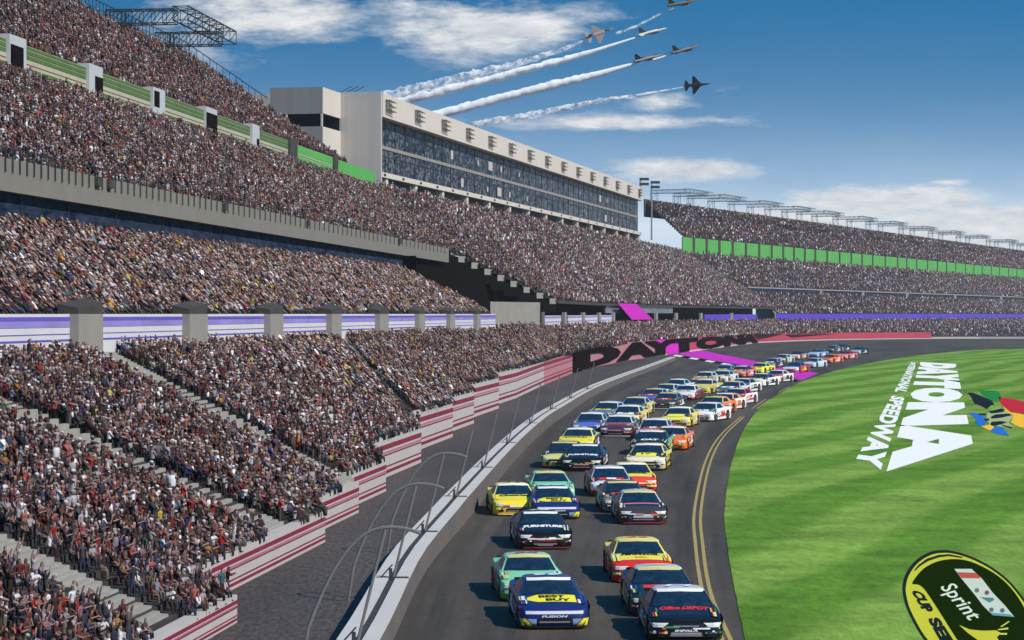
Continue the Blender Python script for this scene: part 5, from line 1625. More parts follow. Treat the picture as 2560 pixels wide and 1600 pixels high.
blackred = dict(base=(18, 20, 30), hood=(20, 24, 44), roof=(196, 196, 205), nose=(14, 14, 18), side=(44, 42, 50), sill=(90, 20, 28), pillar_roof=False,
                decal=many(T('hood_lettering', 'Office DEPOT', hood_pt(-.05, 1.28, 1.35, .36), (206, 56, 72), .05, .3), T('bumper_lettering', 'IMPALA', nose_pt(.62, .335, .395), (210, 210, 210), .05, .2), strip('bumper_plate', -.40, .40, .255, .315, (150, 150, 150)), strip('bumper_trim', -.34, .34, .475, .50, (150, 150, 150))), num='14', numc=(230, 230, 230))
dark2 = dict(base=(20, 30, 52), hood=(22, 40, 66), roof=(200, 204, 212), nose=(24, 30, 44), side=(50, 66, 92), num='5', numc=(235, 200, 120), pillar_roof=False)
furn = dict(base=(14, 14, 20), hood=(18, 20, 40), roof=(24, 30, 52), nose=(10, 10, 12), side=(60, 60, 64), split=(110, 50, 58),
            decal=many(T('hood_lettering', 'FURNITURE', hood_pt(0, 1.45, 1.45, .36), (236, 236, 236), .06, .1), T('bumper_lettering', 'ROW', nose_pt(.50, .37, .47), (206, 160, 130), .05), strip('bumper_stripe', -.4, .4, .335, .36, (168, 40, 52)), strip('bumper_plate', -.28, .28, .15, .21, (170, 160, 160), .01)), num='78', numc=(230, 230, 230))
cheer = dict(base=(238, 218, 40), hood=(240, 226, 52), roof=(240, 228, 120), nose=(240, 214, 40), bump=(240, 200, 30), split=(230, 210, 150),
             decal=many(T('hood_lettering', 'Cheerios', hood_pt(0, 1.35, 1.3, .30), (20, 18, 10), .05), strip('bumper_line', -.4, .4, .345, .36, (140, 90, 30))), num='33', numc=(30, 28, 24))
stan = dict(base=(236, 216, 40), hood=(238, 226, 44), roof=(232, 226, 120), nose=(238, 214, 40), bump=(234, 200, 60), side=(40, 40, 70), sill=(220, 210, 180), split=(200, 180, 120),
            decal=many(T('hood_lettering', 'STANLEY', hood_pt(0, 1.42, 1.3, .28), (20, 18, 12), .05)), num='9', numc=(240, 240, 240))
cat = dict(base=(24, 24, 24), hood=(26, 34, 36), roof=(230, 150, 50), nose=(18, 18, 18), bump=(40, 44, 44), side=(90, 170, 140), split=(200, 190, 150),
           decal=many(T('hood_lettering', 'CAT', hood_pt(0, 1.42, .95, .40), (240, 240, 236), .07)), num='31', numc=(240, 200, 50), pillar_roof=False)
dewalt = dict(base=(34, 32, 24), hood=(40, 38, 34), roof=(226, 210, 110), nose=(232, 224, 190), bump=(214, 190, 150), side=(226, 205, 70), decal=many(grid_patch('hood_panel', -.5, .5, 1.2, 2.0, (240, 226, 80)), T('hood_lettering', '17', hood_pt(0, 1.45, .5, .3), (60, 50, 20), .05)), num='17', numc=(30, 28, 24))
def S_(base, **k): d_ = dict(base=base); d_.update(k); return d_
silver = S_((40, 42, 52), hood=(30, 34, 46), roof=(200, 196, 205), nose=(60, 56, 60), side=(60, 62, 74), sill=(120, 40, 50), split=(140, 50, 66), decal=many(strip('bumper_plate', -.4, .4, .30, .40, (170, 168, 172)), grid_patch('hood_band', -.7, .7, 1.3, 1.5, (200, 120, 140))), num='48')
black2 = S_((22, 24, 34), hood=(26, 30, 48), roof=(70, 80, 100), nose=(120, 120, 126), side=(190, 180, 150), sill=(60, 55, 50), num='42')
redw = S_((120, 20, 34), hood=(50, 34, 50), roof=(190, 190, 196), nose=(222, 216, 220), bump=(150, 24, 34), side=(140, 24, 40), num='1')
orange = S_((240, 110, 30), hood=(226, 120, 40), roof=(220, 170, 110), nose=(240, 110, 26), side=(244, 104, 24), num='20', decal=T('hood_lettering', '20', hood_pt(0, 1.45, .6, .4), (240, 240, 230), .05))
CARS = [
 (1388, 1577, blue, 'dark blue stock car with yellow hood tag, leading the left lane at the front', 0.0),
 (1336, 1508, mint, 'mint green stock car right behind the leading dark blue one', .01),
 (1609, 1460, pennz, 'yellow stock car with red nose on its own near the double yellow line', .0),
 (1664, 1546, dark2, 'dark blue silver-roofed stock car pushing the black leader on the right', .012),
 (1717, 1612, blackred, 'black stock car with red hood script, leading beside the yellow line', .0),
 (1364, 1376, furn, 'black stock car with large white hood lettering, ahead of the second dark blue car', .0),
 (1393, 1300, blue, 'second dark blue stock car with yellow hood tag, right behind the white-lettered black car', .0),
 (1293, 1291, cheer, 'bright yellow stock car on the outside lane closest to the barrier', .02),
 (1384, 1256, mint, 'second mint green stock car, between two dark blue and black cars', .0),
 (1609, 1313, silver, 'black stock car with silver front and pink hood band, right lane', .0),
 (1566, 1284, black2, 'black stock car with grey nose tucked behind the silver fronted one', .02),
 (1533, 1243, redw, 'dark red stock car with white nose beside the second yellow and red car', .02),
 (1590, 1232, S_((238, 214, 80), hood=(240, 222, 66), roof=(240, 224, 90), nose=(226, 70, 36), bump=(214, 44, 34), side=(230, 190, 60), decal=T('hood_lettering', 'PENNZOIL', hood_pt(0, 1.22, 1.25, .24), (30, 26, 14), .05, .15), num='22', numc=(206, 40, 34)), 'second yellow stock car with red nose, behind the silver fronted black one', .0),
 (1612, 1177, dewalt, 'stock car with pale yellow front panel and black windscreen surround', .0),
 (1620, 1138, cat, 'black stock car with orange roof edge and short white hood lettering', .0),
 (1672, 1126, orange, 'bright orange stock car closest to the yellow line in mid pack', .03),
 (1629, 1103, S_((140, 40, 50), hood=(40, 40, 60), roof=(200, 196, 200), nose=(196, 150, 150), side=(150, 30, 40), num='1'), 'dark red stock car with pinkish nose behind the orange roof edged black one', .0),
 (1454, 1179, S_((16, 16, 22), hood=(20, 22, 40), roof=(28, 32, 50), nose=(14, 14, 16), bump=(60, 44, 42), side=(40, 40, 44), decal=many(T('hood_lettering', 'FURNITURE', hood_pt(0, 1.45, 1.45, .34), (230, 230, 230), .06), strip('bumper_plate', -.36, .36, .34, .44, (190, 130, 110))), num='78'), 'second black stock car with white hood lettering, in front of a yellow car', .02),
 (1403, 1171, S_((24, 24, 30), hood=(24, 28, 44), roof=(40, 48, 66), nose=(214, 206, 120), side=(226, 214, 80), num='18'), 'black stock car with pale yellow nose half hidden at the barrier side', .02),
 (1438, 1131, stan, 'bright yellow stock car with dark hood lettering and a dark blue flank', .01),
 (1469, 1085, S_((40, 60, 130), hood=(30, 50, 110), roof=(190, 210, 200), nose=(90, 110, 190), side=(40, 60, 110), num='43'), 'blue stock car with pale roof directly behind the dark flanked yellow one', .02),
 (1540, 1093, S_((30, 24, 50), hood=(150, 110, 130), roof=(206, 212, 200), nose=(70, 50, 70), bump=(24, 24, 50), side=(30, 30, 60), split=(206, 200, 206), num='11'), 'dark stock car with pinkish hood and white splitter ahead of the cream roofed one', .0),
 (1503, 1052, S_((60, 80, 120), hood=(40, 56, 90), roof=(176, 184, 205), nose=(100, 116, 140), num='21'), 'grey blue stock car nearest the barrier behind the blue one', .03),
 (1560, 1063, S_((214, 196, 110), hood=(30, 44, 66), roof=(226, 220, 160), nose=(222, 214, 160), side=(226, 200, 80), num='29'), 'cream stock car with gold flank behind the pinkish hooded one', .0),
 (1578, 1038, S_((150, 180, 160), hood=(40, 60, 80), roof=(196, 180, 200), nose=(150, 180, 160), side=(226, 200, 90), num='36'), 'pale green stock car with lilac roof and yellow flank', .0),
 (1622, 1012, S_((60, 80, 140), hood=(36, 60, 110), roof=(150, 160, 200), nose=(80, 100, 160), side=(200, 205, 210), num='2'), 'blue stock car with lavender roof in the outside line', .02),
 (1658, 1024, S_((26, 26, 28), hood=(60, 60, 60), roof=(120, 120, 118), nose=(60, 66, 60), side=(40, 42, 40), split=(240, 236, 220), num='34'), 'charcoal stock car with a bright white splitter in the middle gap', .01),
 (1687, 1068, S_((226, 200, 60), hood=(40, 40, 46), roof=(226, 226, 160), nose=(236, 224, 100), bump=(230, 180, 60), side=(232, 206, 70), decal=grid_patch('hood_panel', -.55, .55, 1.3, 2.1, (238, 224, 90)), num='15'), 'yellow stock car with black windscreen surround, left of the white and orange one', .0),
 (1747, 1054, S_((240, 236, 230), hood=(40, 60, 84), roof=(190, 205, 205), nose=(240, 236, 234), side=(244, 240, 238), num='16', numc=(200, 40, 40)), 'white nosed stock car with teal hood on the inside line', .04),
 (1766, 1036, S_((240, 120, 50), hood=(60, 40, 60), roof=(240, 170, 90), nose=(240, 130, 60), side=(240, 110, 40), num='47'), 'orange stock car behind the white nosed one', .04),
 (1793, 1026, S_((240, 120, 60), hood=(60, 46, 60), roof=(240, 160, 110), nose=(240, 236, 232), side=(240, 236, 230), num='20', numc=(230, 90, 30)), 'orange roofed stock car with a white flank', .04),
 (1826, 1011, S_((170, 40, 60), hood=(190, 50, 60), roof=(205, 60, 70), nose=(240, 230, 226), side=(238, 232, 230), num='7', numc=(200, 40, 40)), 'crimson roofed stock car with white nose on the inside line', .04),
 (1815, 990, S_((40, 60, 74), hood=(40, 70, 84), roof=(170, 176, 190), nose=(90, 100, 110), side=(200, 205, 205), num='38'), 'dark teal stock car with grey roof behind the crimson roofed one', .04),
 (1651, 998, S_((80, 96, 140), hood=(50, 70, 100), roof=(190, 200, 205), nose=(120, 130, 160), side=(190, 196, 200), num='19'), 'slate stock car with pale roof in the outside line', .03),
 (1707, 1001, S_((236, 230, 228), hood=(238, 234, 230), roof=(230, 228, 232), nose=(230, 220, 216), bump=(170, 40, 54), side=(120, 70, 70), num='14', numc=(190, 40, 40)), 'white stock car with a red lower bumper in mid track', .0),
 (1680, 983, S_((50, 90, 110), hood=(40, 80, 100), roof=(150, 190, 190), nose=(90, 120, 140), side=(200, 204, 210), num='6'), 'teal stock car with pale roof in the outside line', .03),
 (1748, 984, S_((206, 190, 70), hood=(226, 212, 110), roof=(180, 176, 170), nose=(214, 196, 70), side=(204, 186, 60), split=(226, 214, 130), num='83'), 'mustard yellow stock car in the middle of the far pack', .04),
 (1752, 961, S_((50, 60, 100), hood=(40, 56, 90), roof=(196, 205, 205), nose=(190, 150, 130), side=(180, 160, 130), num='32'), 'navy stock car with tan nose ahead of the magenta band', .03),
 (1796, 957, S_((190, 200, 205), hood=(90, 110, 130), roof=(150, 170, 180), nose=(232, 232, 230), side=(210, 214, 214), num='4'), 'pale grey stock car with white nose ahead of the magenta band', .03),
 (1841, 981, S_((226, 230, 228), hood=(60, 70, 80), roof=(130, 140, 150), nose=(200, 206, 206), side=(240, 240, 238), num='71', numc=(20, 20, 20)), 'white flanked stock car with dark hood on the inside line', .05),
 (1803, 940, S_((60, 90, 110), hood=(50, 84, 104), roof=(150, 160, 190), nose=(110, 130, 150), num='87'), 'steel blue stock car touching the magenta band', .03),
 (1842, 943, S_((230, 90, 70), hood=(50, 60, 90), roof=(60, 70, 90), nose=(238, 120, 90), side=(230, 110, 90), num='66'), 'dark roofed stock car with salmon red nose on the magenta band', .04),
 (1889, 966, S_((238, 238, 236), hood=(50, 60, 80), roof=(80, 100, 130), nose=(244, 242, 240), side=(244, 244, 242), num='00', numc=(40, 40, 60)), 'white stock car with dark windscreen low on the inside line', .05),
 (1889, 934, S_((206, 220, 50), hood=(226, 236, 60), roof=(200, 220, 120), nose=(226, 236, 50), side=(226, 232, 60), num='27', numc=(40, 50, 20)), 'lime yellow stock car on the magenta band', .05),
 (1928, 956, S_((200, 40, 54), hood=(206, 44, 56), roof=(214, 206, 210), nose=(238, 220, 216), side=(238, 230, 226), num='09', numc=(30, 30, 30)), 'red hooded stock car with white nose inside the magenta band', .05),
 (1921, 920, S_((40, 50, 60), hood=(44, 56, 70), roof=(150, 170, 160), nose=(90, 80, 100), num='13'), 'dark green stock car between the lime yellow and silver ones', .04),
 (1946, 908, S_((160, 170, 160), hood=(60, 76, 100), roof=(196, 204, 204), nose=(190, 186, 180), side=(170, 190, 150), num='39'), 'silver stock car with blue windscreen near the far end', .05),
 (1976, 932, S_((30, 40, 90), hood=(36, 50, 110), roof=(60, 80, 140), nose=(206, 214, 230), bump=(200, 60, 40), side=(200, 40, 50), split=(230, 190, 60), num='24', numc=(240, 220, 60)), 'navy stock car with white nose and red and yellow sills', .05),
 (1984, 898, S_((60, 50, 54), hood=(50, 50, 60), roof=(44, 60, 60), nose=(230, 200, 200), side=(160, 130, 110), num='56'), 'dark stock car with pale pink nose in the far outside line', .05),
 (2021, 919, S_((150, 180, 205), hood=(60, 90, 130), roof=(160, 190, 210), nose=(190, 210, 220), side=(196, 214, 226), num='43'), 'light blue stock car on the far inside line', .06),
 (2033, 893, S_((130, 160, 200), hood=(160, 186, 214), roof=(60, 90, 130), nose=(170, 190, 214), num='60'), 'pale blue stock car with a darker roof in the far outside line', .06),
 (2065, 908, S_((240, 100, 50), hood=(236, 106, 60), roof=(230, 110, 80), nose=(244, 110, 50), side=(240, 110, 60), num='10'), 'orange stock car among the last cars at the far end', .06),
 (2073, 881, S_((70, 76, 74), hood=(60, 60, 60), roof=(130, 140, 136), nose=(90, 90, 80), num='37'), 'grey stock car behind the orange one at the far end', .06),
 (2104, 898, S_((226, 90, 80), hood=(226, 100, 90), roof=(150, 40, 50), nose=(240, 140, 130), side=(226, 110, 100), num='30'), 'salmon red stock car last but one on the inside line', .06),
 (2096, 878, S_((40, 44, 60), hood=(90, 100, 120), roof=(30, 40, 60), nose=(140, 150, 160), num='46'), 'dark blue grey stock car last in the outside line', .06),
 (2138, 886, S_((30, 40, 60), hood=(90, 110, 140), roof=(30, 44, 70), nose=(170, 180, 190), num='55'), 'navy stock car at the very tail of the field', .06),
]
for px_, py_, sp_, lab_, yw in CARS: make_car(px_, py_, sp_, lab_, yw)

# ================================================================ painted lettering and emblems on the grass
def hom(src, dst):
    A = []
    for (x, y), (u, v) in zip(src, dst):
        A.append([x, y, 1, 0, 0, 0, -u * x, -u * y]); A.append([0, 0, 0, x, y, 1, -v * x, -v * y])
    h = np.linalg.solve(np.array(A), np.array(dst).reshape(-1)); 
    return np.append(h, 1).reshape(3, 3)
GPAINT = mat('grass_paint_white', (.86, .85, .78), .95, scale=5.0, var=.12, spec=0)
def on_grass(corners, z=.05):
    """corners: ground points of text start-bottom, end-bottom, end-top, start-top -> map from unit square, straight on the ground"""
    Pq = [gp(*c)[:2] for c in corners]
    def fn(a, b):
        p = (Pq[0] * (1 - a) + Pq[1] * a) * (1 - b) + (Pq[3] * (1 - a) + Pq[2] * a) * b
        return (p[0], p[1], z)
    return fn
def zpx(zx, zy, o, s): return (o[0] + zx / s, o[1] + zy / s)
GZ = lambda x, y: zpx(x, y, (2060, 860), 4.2)
def upfix(o):
    if len(o.data.polygons) and sum(p.normal.z for p in o.data.polygons) < 0: o.data.flip_normals()
    return o
gl_ = empty('grass_lettering', gp(2330, 1030)); tag(gl_, 'huge white seven-letter word painted across the infield grass', 'lettering'); OG = np.array(gl_.location)
fnD = on_grass([GZ(1012, 192), GZ(655, 1348), GZ(1606, 1256), GZ(1385, 212)])
widths = [('D', .0, .147), ('A', .125, .29), ('Y', .255, .405), ('T', .375, .50), ('O', .495, .655), ('N', .655, .822), ('A', .815, 1.0)]
for ch, a0, a1 in widths:
    upfix(put_text('letter', ch, lambda a, b, a0=a0, a1=a1: fnD(a0 + (a1 - a0) * a, b), GPAINT, gl_, OG, bold=.11))
gl2 = empty('grass_lettering', gp(2190, 1030)); tag(gl2, 'smaller line of white lettering painted left of the huge white word', 'lettering'); OG2 = np.array(gl2.location)
fnS = on_grass([GZ(912, 190), GZ(290, 1290), GZ(600, 1330), GZ(968, 205)])
upfix(put_text('lettering', 'INTERNATIONAL', lambda a, b: fnS(a * .555, b), GPAINT, gl2, OG2, bold=.05, spacing=1.05))
upfix(put_text('lettering', 'SPEEDWAY', lambda a, b: fnS(.60 + a * .40, b), GPAINT, gl2, OG2, bold=.05, spacing=1.05))
# flags emblem
fe = empty('flag_emblem', gp(2470, 1040)); tag(fe, 'painted emblem of racing flags in green, black, red, yellow and blue on the grass', 'emblem'); OE = np.array(fe.location)
def gpoly(name, pts, c, parent, off, z=.045, conv=GZ):
    P_ = [np.array(gp(*conv(*p), 0)) + [0, 0, z] - off for p in pts]
    import mathutils.geometry as G
    tri = G.tessellate_polygon([[Vector(p) for p in P_]])
    return upfix(link(name, mesh(name, P_, tri, cmat(c) if isinstance(c, tuple) else c), parent))
gpoly('green_flag', [(1620, 475), (1700, 490), (1800, 492), (1850, 520), (1862, 570), (1820, 605), (1740, 590), (1660, 540)], (30, 130, 42), fe, OE)
gpoly('black_flag', [(1502, 515), (1560, 515), (1640, 545), (1760, 598), (1790, 640), (1750, 650), (1710, 690), (1650, 655), (1580, 630), (1545, 560)], (14, 12, 12), fe, OE)
gpoly('red_flag', [(1830, 560), (1980, 580), (2080, 605), (2260, 640), (2260, 740), (2100, 735), (1960, 715), (1890, 660), (1850, 620)], (200, 20, 36), fe, OE)
gpoly('yellow_flag', [(1880, 660), (1960, 722), (2100, 745), (2260, 760), (2260, 900), (2060, 880), (1960, 830), (1990, 760), (1900, 700)], (252, 190, 40), fe, OE)
gpoly('blue_flag', [(1520, 720), (1620, 735), (1700, 780), (1715, 830), (1680, 850), (1640, 872), (1585, 830), (1600, 790), (1540, 750)], (36, 110, 190), fe, OE)
gpoly('blue_flag', [(1740, 925), (1800, 868), (1880, 885), (1920, 935), (1948, 972), (1860, 960)], (36, 110, 190), fe, OE)
gpoly('yellow_flag', [(1650, 870), (1740, 850), (1790, 880), (1740, 915)], (250, 190, 60), fe, OE)
gpoly('pale_flag', [(1720, 715), (1850, 670), (1900, 700), (1990, 760), (1940, 830), (1985, 890), (1900, 880), (1740, 850), (1700, 790)], (170, 180, 120), fe, OE, .042)
for pts in ([(1720, 715), (1860, 680), (1900, 700), (1880, 720), (1760, 735)], [(1620, 735), (1700, 735), (1700, 755), (1630, 750)], [(1800, 745), (1940, 735), (1980, 752), (1860, 780), (1760, 790), (1750, 770)],
            [(1760, 822), (1860, 815), (1930, 825), (1860, 850), (1790, 865), (1745, 850)], [(1860, 850), (1980, 880), (1970, 892), (1880, 868)], [(1680, 790), (1730, 785), (1735, 810), (1690, 812)]):
    gpoly('black_check', pts, (14, 14, 12), fe, OE, .05)
# sponsor emblem: black-edged yellow ring, dark green field
GS = lambda x, y: zpx(x, y, (2200, 1340), 5.817)
em = empty('sponsor_emblem', gp(2430, 1560)); tag(em, 'big oval emblem painted on the grass with a yellow ring and dark green centre', 'emblem'); OM = np.array(em.location)
outer = [(330, 750), (345, 900), (400, 1090), (560, 1400), (700, 1590), (900, 1800), (1250, 2060), (1640, 2200), (2050, 2180), (2330, 1950), (2420, 1600), (2330, 1290), (2094, 930), (1900, 690), (1700, 520), (1480, 385), (1250, 285), (1050, 232), (900, 220), (720, 250), (520, 370), (380, 560)]
cen = np.array([1330, 1190.])
def shrink(pts, k, d=(0, 0)): return [tuple(cen + (np.array(p) - cen) * k + np.array(d)) for p in pts]
def smooth_closed(pts, k=4):
    n = len(pts); out = []
    P_ = [np.array(p, float) for p in pts]
    for i in range(n):
        a, b, c, d_ = P_[i - 1], P_[i], P_[(i + 1) % n], P_[(i + 2) % n]
        for j in range(k):
            t = j / k; out.append(tuple(.5 * (2 * b + (c - a) * t + (2 * a - 5 * b + 4 * c - d_) * t * t + (3 * b - a - 3 * c + d_) * t ** 3)))
    return out
so_ = smooth_closed(outer)
YG = (206, 200, 44); DG = mat('emblem_green', (.008, .020, .002), .95, var=.15, spec=0)
gpoly('black_border', so_, (18, 26, 12), em, OM, .042, GS)
gpoly('yellow_ring', shrink(so_, .955), YG, em, OM, .046, GS)
inner = [(470, 715), (520, 620), (640, 490), (820, 395), (1040, 355), (1260, 375), (1480, 460), (1700, 590), (1880, 750), (2050, 980), (2200, 1300), (2250, 1600), (2150, 1900), (1850, 2050), (1500, 1950), (1250, 1700), (1110, 1512), (900, 1180), (740, 930), (640, 790), (560, 730)]
gpoly('green_field', smooth_closed(inner), DG, em, OM, .050, GS)
gpoly('ring_slit', [(495, 520), (560, 440), (680, 350), (850, 295), (1000, 283), (1210, 325), (1190, 340), (1000, 312), (860, 330), (700, 385), (590, 455), (510, 530)], (24, 34, 14), em, OM, .052, GS)
def em_text(name, s, corners, c, z=.056, bold=.03):
    Pq = [np.array(gp(*GS(*q))[:2]) for q in corners]
    def fn(a, b):
        p = (Pq[0] * (1 - a) + Pq[1] * a) * (1 - b) + (Pq[3] * (1 - a) + Pq[2] * a) * b; return (p[0], p[1], z)
    upfix(put_text(name, s, fn, cmat(c), em, OM, bold=bold))
em_text('lettering', 'CUP', [(440, 800), (640, 1150), (790, 1110), (620, 840)], (20, 22, 10), .054, .06)
em_text('lettering', 'SERIES', [(690, 1230), (1180, 2080), (1380, 2020), (850, 1200)], (20, 22, 10), .054, .06)
em_text('lettering', 'Sprint', [(800, 790), (1220, 1275), (1520, 1200), (1080, 700)], (222, 226, 196), .054, .012)
bandp = [(1080, 500), (1330, 500), (1480, 640), (1640, 850), (1820, 1040), (1950, 1200), (1640, 1180), (1500, 1040), (1380, 880), (1200, 660)]
gpoly('pale_panel', bandp, (206, 212, 186), em, OM, .054, GS)
gpoly('red_bar', [(1120, 550), (1400, 560), (1470, 640), (1190, 635)], (192, 84, 60), em, OM, .058, GS)
gpoly('teal_bar', [(1460, 915), (1650, 925), (1660, 960), (1590, 995), (1520, 950)], (80, 130, 124), em, OM, .058, GS)
gpoly('teal_bar', [(1600, 1140), (1890, 1165), (1950, 1205), (1640, 1180)], (110, 156, 160), em, OM, .058, GS)
for cx_, cy_, c_ in ((1410, 815, (130, 110, 96)), (1555, 850, (134, 80, 110)), (1620, 1100, (90, 110, 110)), (1780, 1110, (90, 110, 110))):
    gpoly('spot', [(cx_ + 34 * math.cos(a), cy_ + 34 * math.sin(a)) for a in np.linspace(0, 6.0, 10)], c_, em, OM, .060, GS)
gpoly('yellow_curve', [(1150, 1320), (1300, 1385), (1480, 1405), (1690, 1400), (1760, 1440), (1700, 1500), (1760, 1600), (1450, 1560), (1280, 1440)], YG, em, OM, .054, GS)
for q in ([(1750, 1345), (1870, 1265), (1885, 1275), (1770, 1352)], [(1710, 1385), (1865, 1358), (1865, 1385), (1720, 1398)], [(1730, 1440), (1850, 1440), (1845, 1465), (1740, 1462)]):
    gpoly('yellow_curve', q, (214, 214, 90), em, OM, .056, GS)
gw = [(1828, 1409), (1838, 1407), (1838, 1414), (1830, 1415)]

# ================================================================ jets with smoke trails
DJ = 1450.0
JETM = attr_mat('jet_paint', .45)
def jet_geo():
    parts = []
    def rings(rs, k=10):
        vs = []; fs = []
        for y, cx_, cz, rx, rz in rs:
            for i in range(k):
                a = 2 * math.pi * i / k; vs.append((cx_ + rx * math.cos(a), y, cz + rz * math.sin(a)))
        for j in range(len(rs) - 1):
            for i in range(k): fs.append((j * k + i, j * k + (i + 1) % k, (j + 1) * k + (i + 1) % k, (j + 1) * k + i))
        fs += [tuple(range(k)), tuple(range((len(rs) - 1) * k, len(rs) * k))[::-1]]
        return vs, fs
    fus = rings([(7.5, 0, 0, .04, .04), (6.2, 0, .02, .30, .30), (4.5, 0, .08, .50, .52), (3.2, 0, .05, .62, .70), (1.5, 0, -.05, .85, .85), (-1.0, 0, -.02, .95, .80), (-4.0, 0, 0, .85, .72), (-6.3, 0, 0, .68, .66), (-7.3, 0, 0, .52, .52)])
    def plate(pts, th, ax=2):
        a = []; b = []
        for p in pts:
            q = list(p); q[ax] -= th / 2; a.append(tuple(q)); q = list(p); q[ax] += th / 2; b.append(tuple(q))
        n = len(pts); fs = [tuple(range(n - 1, -1, -1)), tuple(range(n, 2 * n))] + [(i, (i + 1) % n, n + (i + 1) % n, n + i) for i in range(n)]
        return a + b, fs
    wings = [plate([(s * .6, 3.0, 0), (s * 1.0, 1.6, 0), (s * 4.9, -1.9, 0), (s * 4.9, -2.9, 0), (s * .8, -3.1, 0)], .16) for s in (-1, 1)]
    tails = [plate([(s * .5, -4.6, 0), (s * 2.9, -6.3, -.15), (s * 2.9, -7.2, -.15), (s * .5, -7.3, 0)], .12) for s in (-1, 1)]
    fin = plate([(0, -3.4, .5), (0, -6.0, 3.4), (0, -7.1, 3.4), (0, -6.9, .5)], .14, 0)
    can = rings([(5.3, 0, .42, .05, .05), (4.6, 0, .58, .30, .28), (3.6, 0, .70, .36, .36), (2.2, 0, .66, .30, .28), (1.2, 0, .5, .05, .05)], 8)
    intake = plate([(-.5, 2.6, -.75), (.5, 2.6, -.75), (.6, -.5, -.7), (-.6, -.5, -.7)], .7)
    return fus, wings, tails, fin, can, intake
JF, JW, JT, JN, JC, JI = jet_geo()
JPAL = {}
def jmat(c):
    return cmat(c)
def make_jet(cx_, cy_, nose_v, up_v, cols, label):
    f_ = Vector(nose_v).normalized(); u_ = Vector(up_v); s_ = f_.cross(u_).normalized(); u_ = s_.cross(f_).normalized()
    r = empty('fighter_jet', sp(cx_, cy_, DJ)); r.scale = (1.3, 1.3, 1.3)
    r.rotation_euler = Matrix((s_, f_, u_)).transposed().to_euler()
    light, dark = cmat(cols[0]), cmat(cols[1])
    link('fuselage', mesh('fuselage', *JF, light, True), r); link('intake', mesh('intake', *JI, dark), r)
    for w in JW: link('wing', mesh('wing', *w, dark), r)
    for w in JT: link('tailplane', mesh('tailplane', *w, light if cols[2] else dark), r)
    link('tail_fin', mesh('tail_fin', *JN, dark), r); link('canopy', mesh('canopy', *JC, CARGLASS, True), r)
    tag(r, label, 'fighter jet', 'display jets above the speedway')
    return r
make_jet(1501, 82, (.86, .30, .33), (.10, -.92, .25), ((150, 136, 134), (128, 116, 116), True), 'pinkish grey fighter jet banked with its wings spread, leftmost of the formation')
make_jet(1633, 79, (.92, .30, .26), (-.15, -.30, .95), ((206, 204, 190), (58, 58, 60), True), 'pale fighter jet with white tail, second trail from the top')
make_jet(1716, 123, (.90, .35, .28), (-.15, -.30, .95), ((120, 116, 118), (36, 36, 44), False), 'dark winged fighter jet to the right of the pair sharing one trail')
make_jet(1623, 145, (.92, .30, .26), (-.15, -.30, .95), ((140, 134, 134), (30, 28, 36), False), 'dark fighter jet with white back at the head of the thickest trail')
make_jet(1706, 8, (.93, .30, .20), (-.10, -.25, .95), ((110, 100, 84), (34, 46, 30), False), 'olive fighter jet cut by the top edge')
make_jet(1744, 212, (.96, .22, .10), (.05, .95, .25), ((22, 22, 34), (16, 16, 28), False), 'black fighter jet seen in full outline, lowest and farthest right').scale = (1.12, 1.12, 1.12)
def smoke_mat(name, lo, hi, amax):
    """white smoke: thin shell that lets the sky through where it breaks up"""
    m, N, L = new_mat(name)
    p = N['Principled BSDF']; p.inputs['Base Color'].default_value = (1, 1, 1, 1); p.inputs['Roughness'].default_value = 1; p.inputs['Specular IOR Level'].default_value = 0
    tr = N.new('ShaderNodeBsdfTranslucent'); tr.inputs['Color'].default_value = (1, 1, 1, 1)
    ms_ = N.new('ShaderNodeMixShader'); ms_.inputs[0].default_value = .15; L.new(p.outputs[0], ms_.inputs[1]); L.new(tr.outputs[0], ms_.inputs[2])
    tp = N.new('ShaderNodeBsdfTransparent')
    tc = N.new('ShaderNodeTexCoord'); no = N.new('ShaderNodeTexNoise'); no.inputs['Scale'].default_value = .22; no.inputs['Detail'].default_value = 6; no.inputs['Roughness'].default_value = .65
    L.new(tc.outputs['Object'], no.inputs['Vector'])
    mr = N.new('ShaderNodeMapRange'); mr.inputs['From Min'].default_value = lo; mr.inputs['From Max'].default_value = hi; mr.inputs['To Min'].default_value = 0; mr.inputs['To Max'].default_value = amax
    L.new(no.outputs['Fac'], mr.inputs['Value'])
    m2 = N.new('ShaderNodeMixShader'); L.new(mr.outputs['Result'], m2.inputs[0]); L.new(tp.outputs[0], m2.inputs[1]); L.new(ms_.outputs[0], m2.inputs[2])
    L.new(m2.outputs[0], N['Material Output'].inputs['Surface'])
    return m
SMOKE = smoke_mat('smoke', .22, .40, .97); SMOKE_T = smoke_mat('thin_smoke', .38, .58, .8)
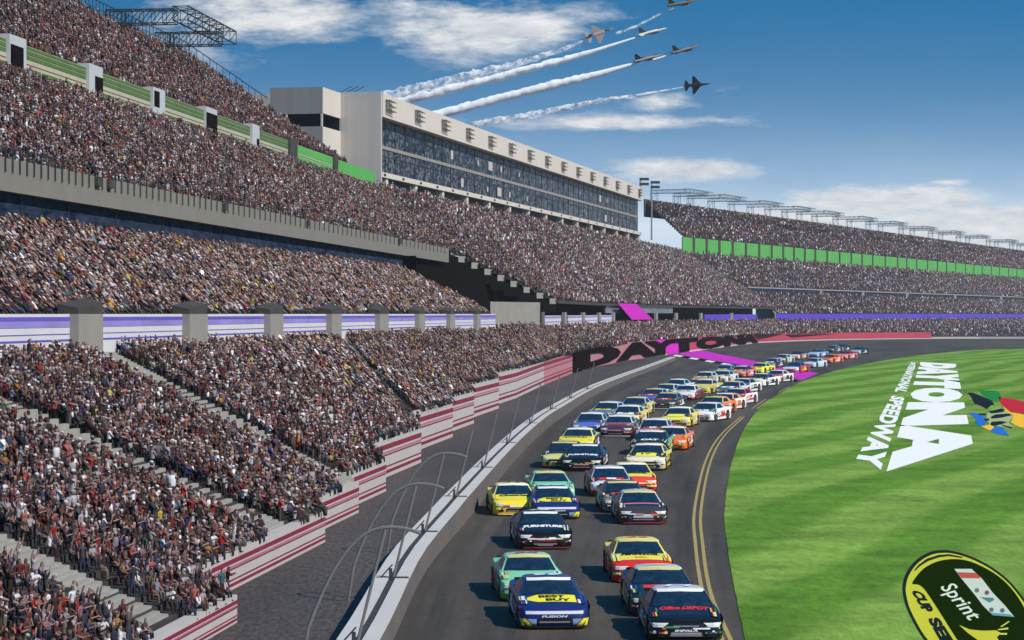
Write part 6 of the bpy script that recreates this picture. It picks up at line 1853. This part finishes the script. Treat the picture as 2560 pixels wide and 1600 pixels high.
def trail(pts, label, m_, rough=1.0):
    """pts: (px, py, radius in photo px)"""
    P_ = [np.array([*sp(x, y, DJ - 1), r * DJ / F]) for x, y, r in pts]
    n = 90; k = 12
    L_ = [0] + list(np.cumsum([np.linalg.norm(P_[i + 1][:3] - P_[i][:3]) for i in range(len(P_) - 1)])); tt = np.linspace(0, L_[-1], n)
    C = np.stack([np.interp(tt, L_, [p[j] for p in P_]) for j in range(4)], 1)
    t0 = (C[-1, :3] - C[0, :3]); t0 /= np.linalg.norm(t0); e1 = np.cross(t0, [0, 1.0, 0]); e1 /= np.linalg.norm(e1); e2 = np.cross(t0, e1)
    lr = np.random.default_rng(int(pts[0][0]))
    bump = lr.normal(0, 1, (n, k)); bump = (bump + np.roll(bump, 1, 0) + np.roll(bump, 1, 1)) / 1.7
    vs = []
    c0 = C[0, :3] - np.array([0, 0, 0])
    for i in range(n):
        g = min(1, i / 25) * rough
        for j in range(k):
            a = 2 * math.pi * j / k; rr = C[i, 3] * max(.35, 1 + .12 * g * bump[i, j])
            off = e1 * math.cos(a) * rr + e2 * math.sin(a) * rr
            vs.append(C[i, :3] - c0 + off)
    fs = [(i * k + j, i * k + (j + 1) % k, (i + 1) * k + (j + 1) % k, (i + 1) * k + j) for i in range(n - 1) for j in range(k)]
    fs += [tuple(range(k))[::-1], tuple(range((n - 1) * k, n * k))]
    o = link('smoke_trail', mesh('smoke_trail', vs, fs, m_, True), None, c0)
    bpy.context.view_layer.update()
    tag(o, label, 'smoke trail', 'smoke trails behind the jets')
trail([(1473, 97, 2.5), (1400, 126, 6), (1280, 163, 9), (1120, 202, 12), (960, 246, 15)], 'white smoke trail behind the pinkish grey leftmost jet, feathery on its upper edge', SMOKE_T, 1.5)
trail([(1602, 90, 2.2), (1500, 123, 5), (1400, 152, 8), (1250, 191, 9.5), (1100, 228, 11), (965, 262, 12)], 'white smoke trail behind the pale jet with the white tail', SMOKE)
trail([(1592, 157, 3), (1500, 184, 8), (1400, 208, 10.5), (1250, 245, 10.5), (1060, 296, 12)], 'thickest white smoke trail, behind the dark jet with the white back', SMOKE, .7)
trail([(1684, 132, 2), (1655, 143, 2.6), (1632, 150, 3)], 'short white smoke trail between the two dark jets', SMOKE, .5)
trail([(1684, 20, 1.6), (1640, 40, 2.4), (1590, 66, 3.2), (1540, 84, 3.5)], 'thin white smoke trail behind the olive jet at the top edge', SMOKE_T, .6)
trail([(1707, 218, 1.2), (1606, 237, 4), (1500, 252, 6), (1340, 285, 8), (1180, 312, 8)], 'faint broken smoke trail behind the black jet', SMOKE_T, 1.8)

# ================================================================ air
HAZE = True
if HAZE:
    m, N, L = new_mat('haze')
    for n in list(N):
        if n.type == 'BSDF_PRINCIPLED': N.remove(n)
    pv = N.new('ShaderNodeVolumePrincipled'); pv.inputs['Color'].default_value = (.92, .95, 1, 1); pv.inputs['Density'].default_value = 1.0e-4; pv.inputs['Anisotropy'].default_value = .3
    L.new(pv.outputs['Volume'], N['Material Output'].inputs['Volume'])
    b = MB(); b.box(-1200, 1500, -300, 2600, -1, 75)
    o = b.build('haze', m); o['kind'] = 'stuff'
print('OBJECTS', len(bpy.data.objects))
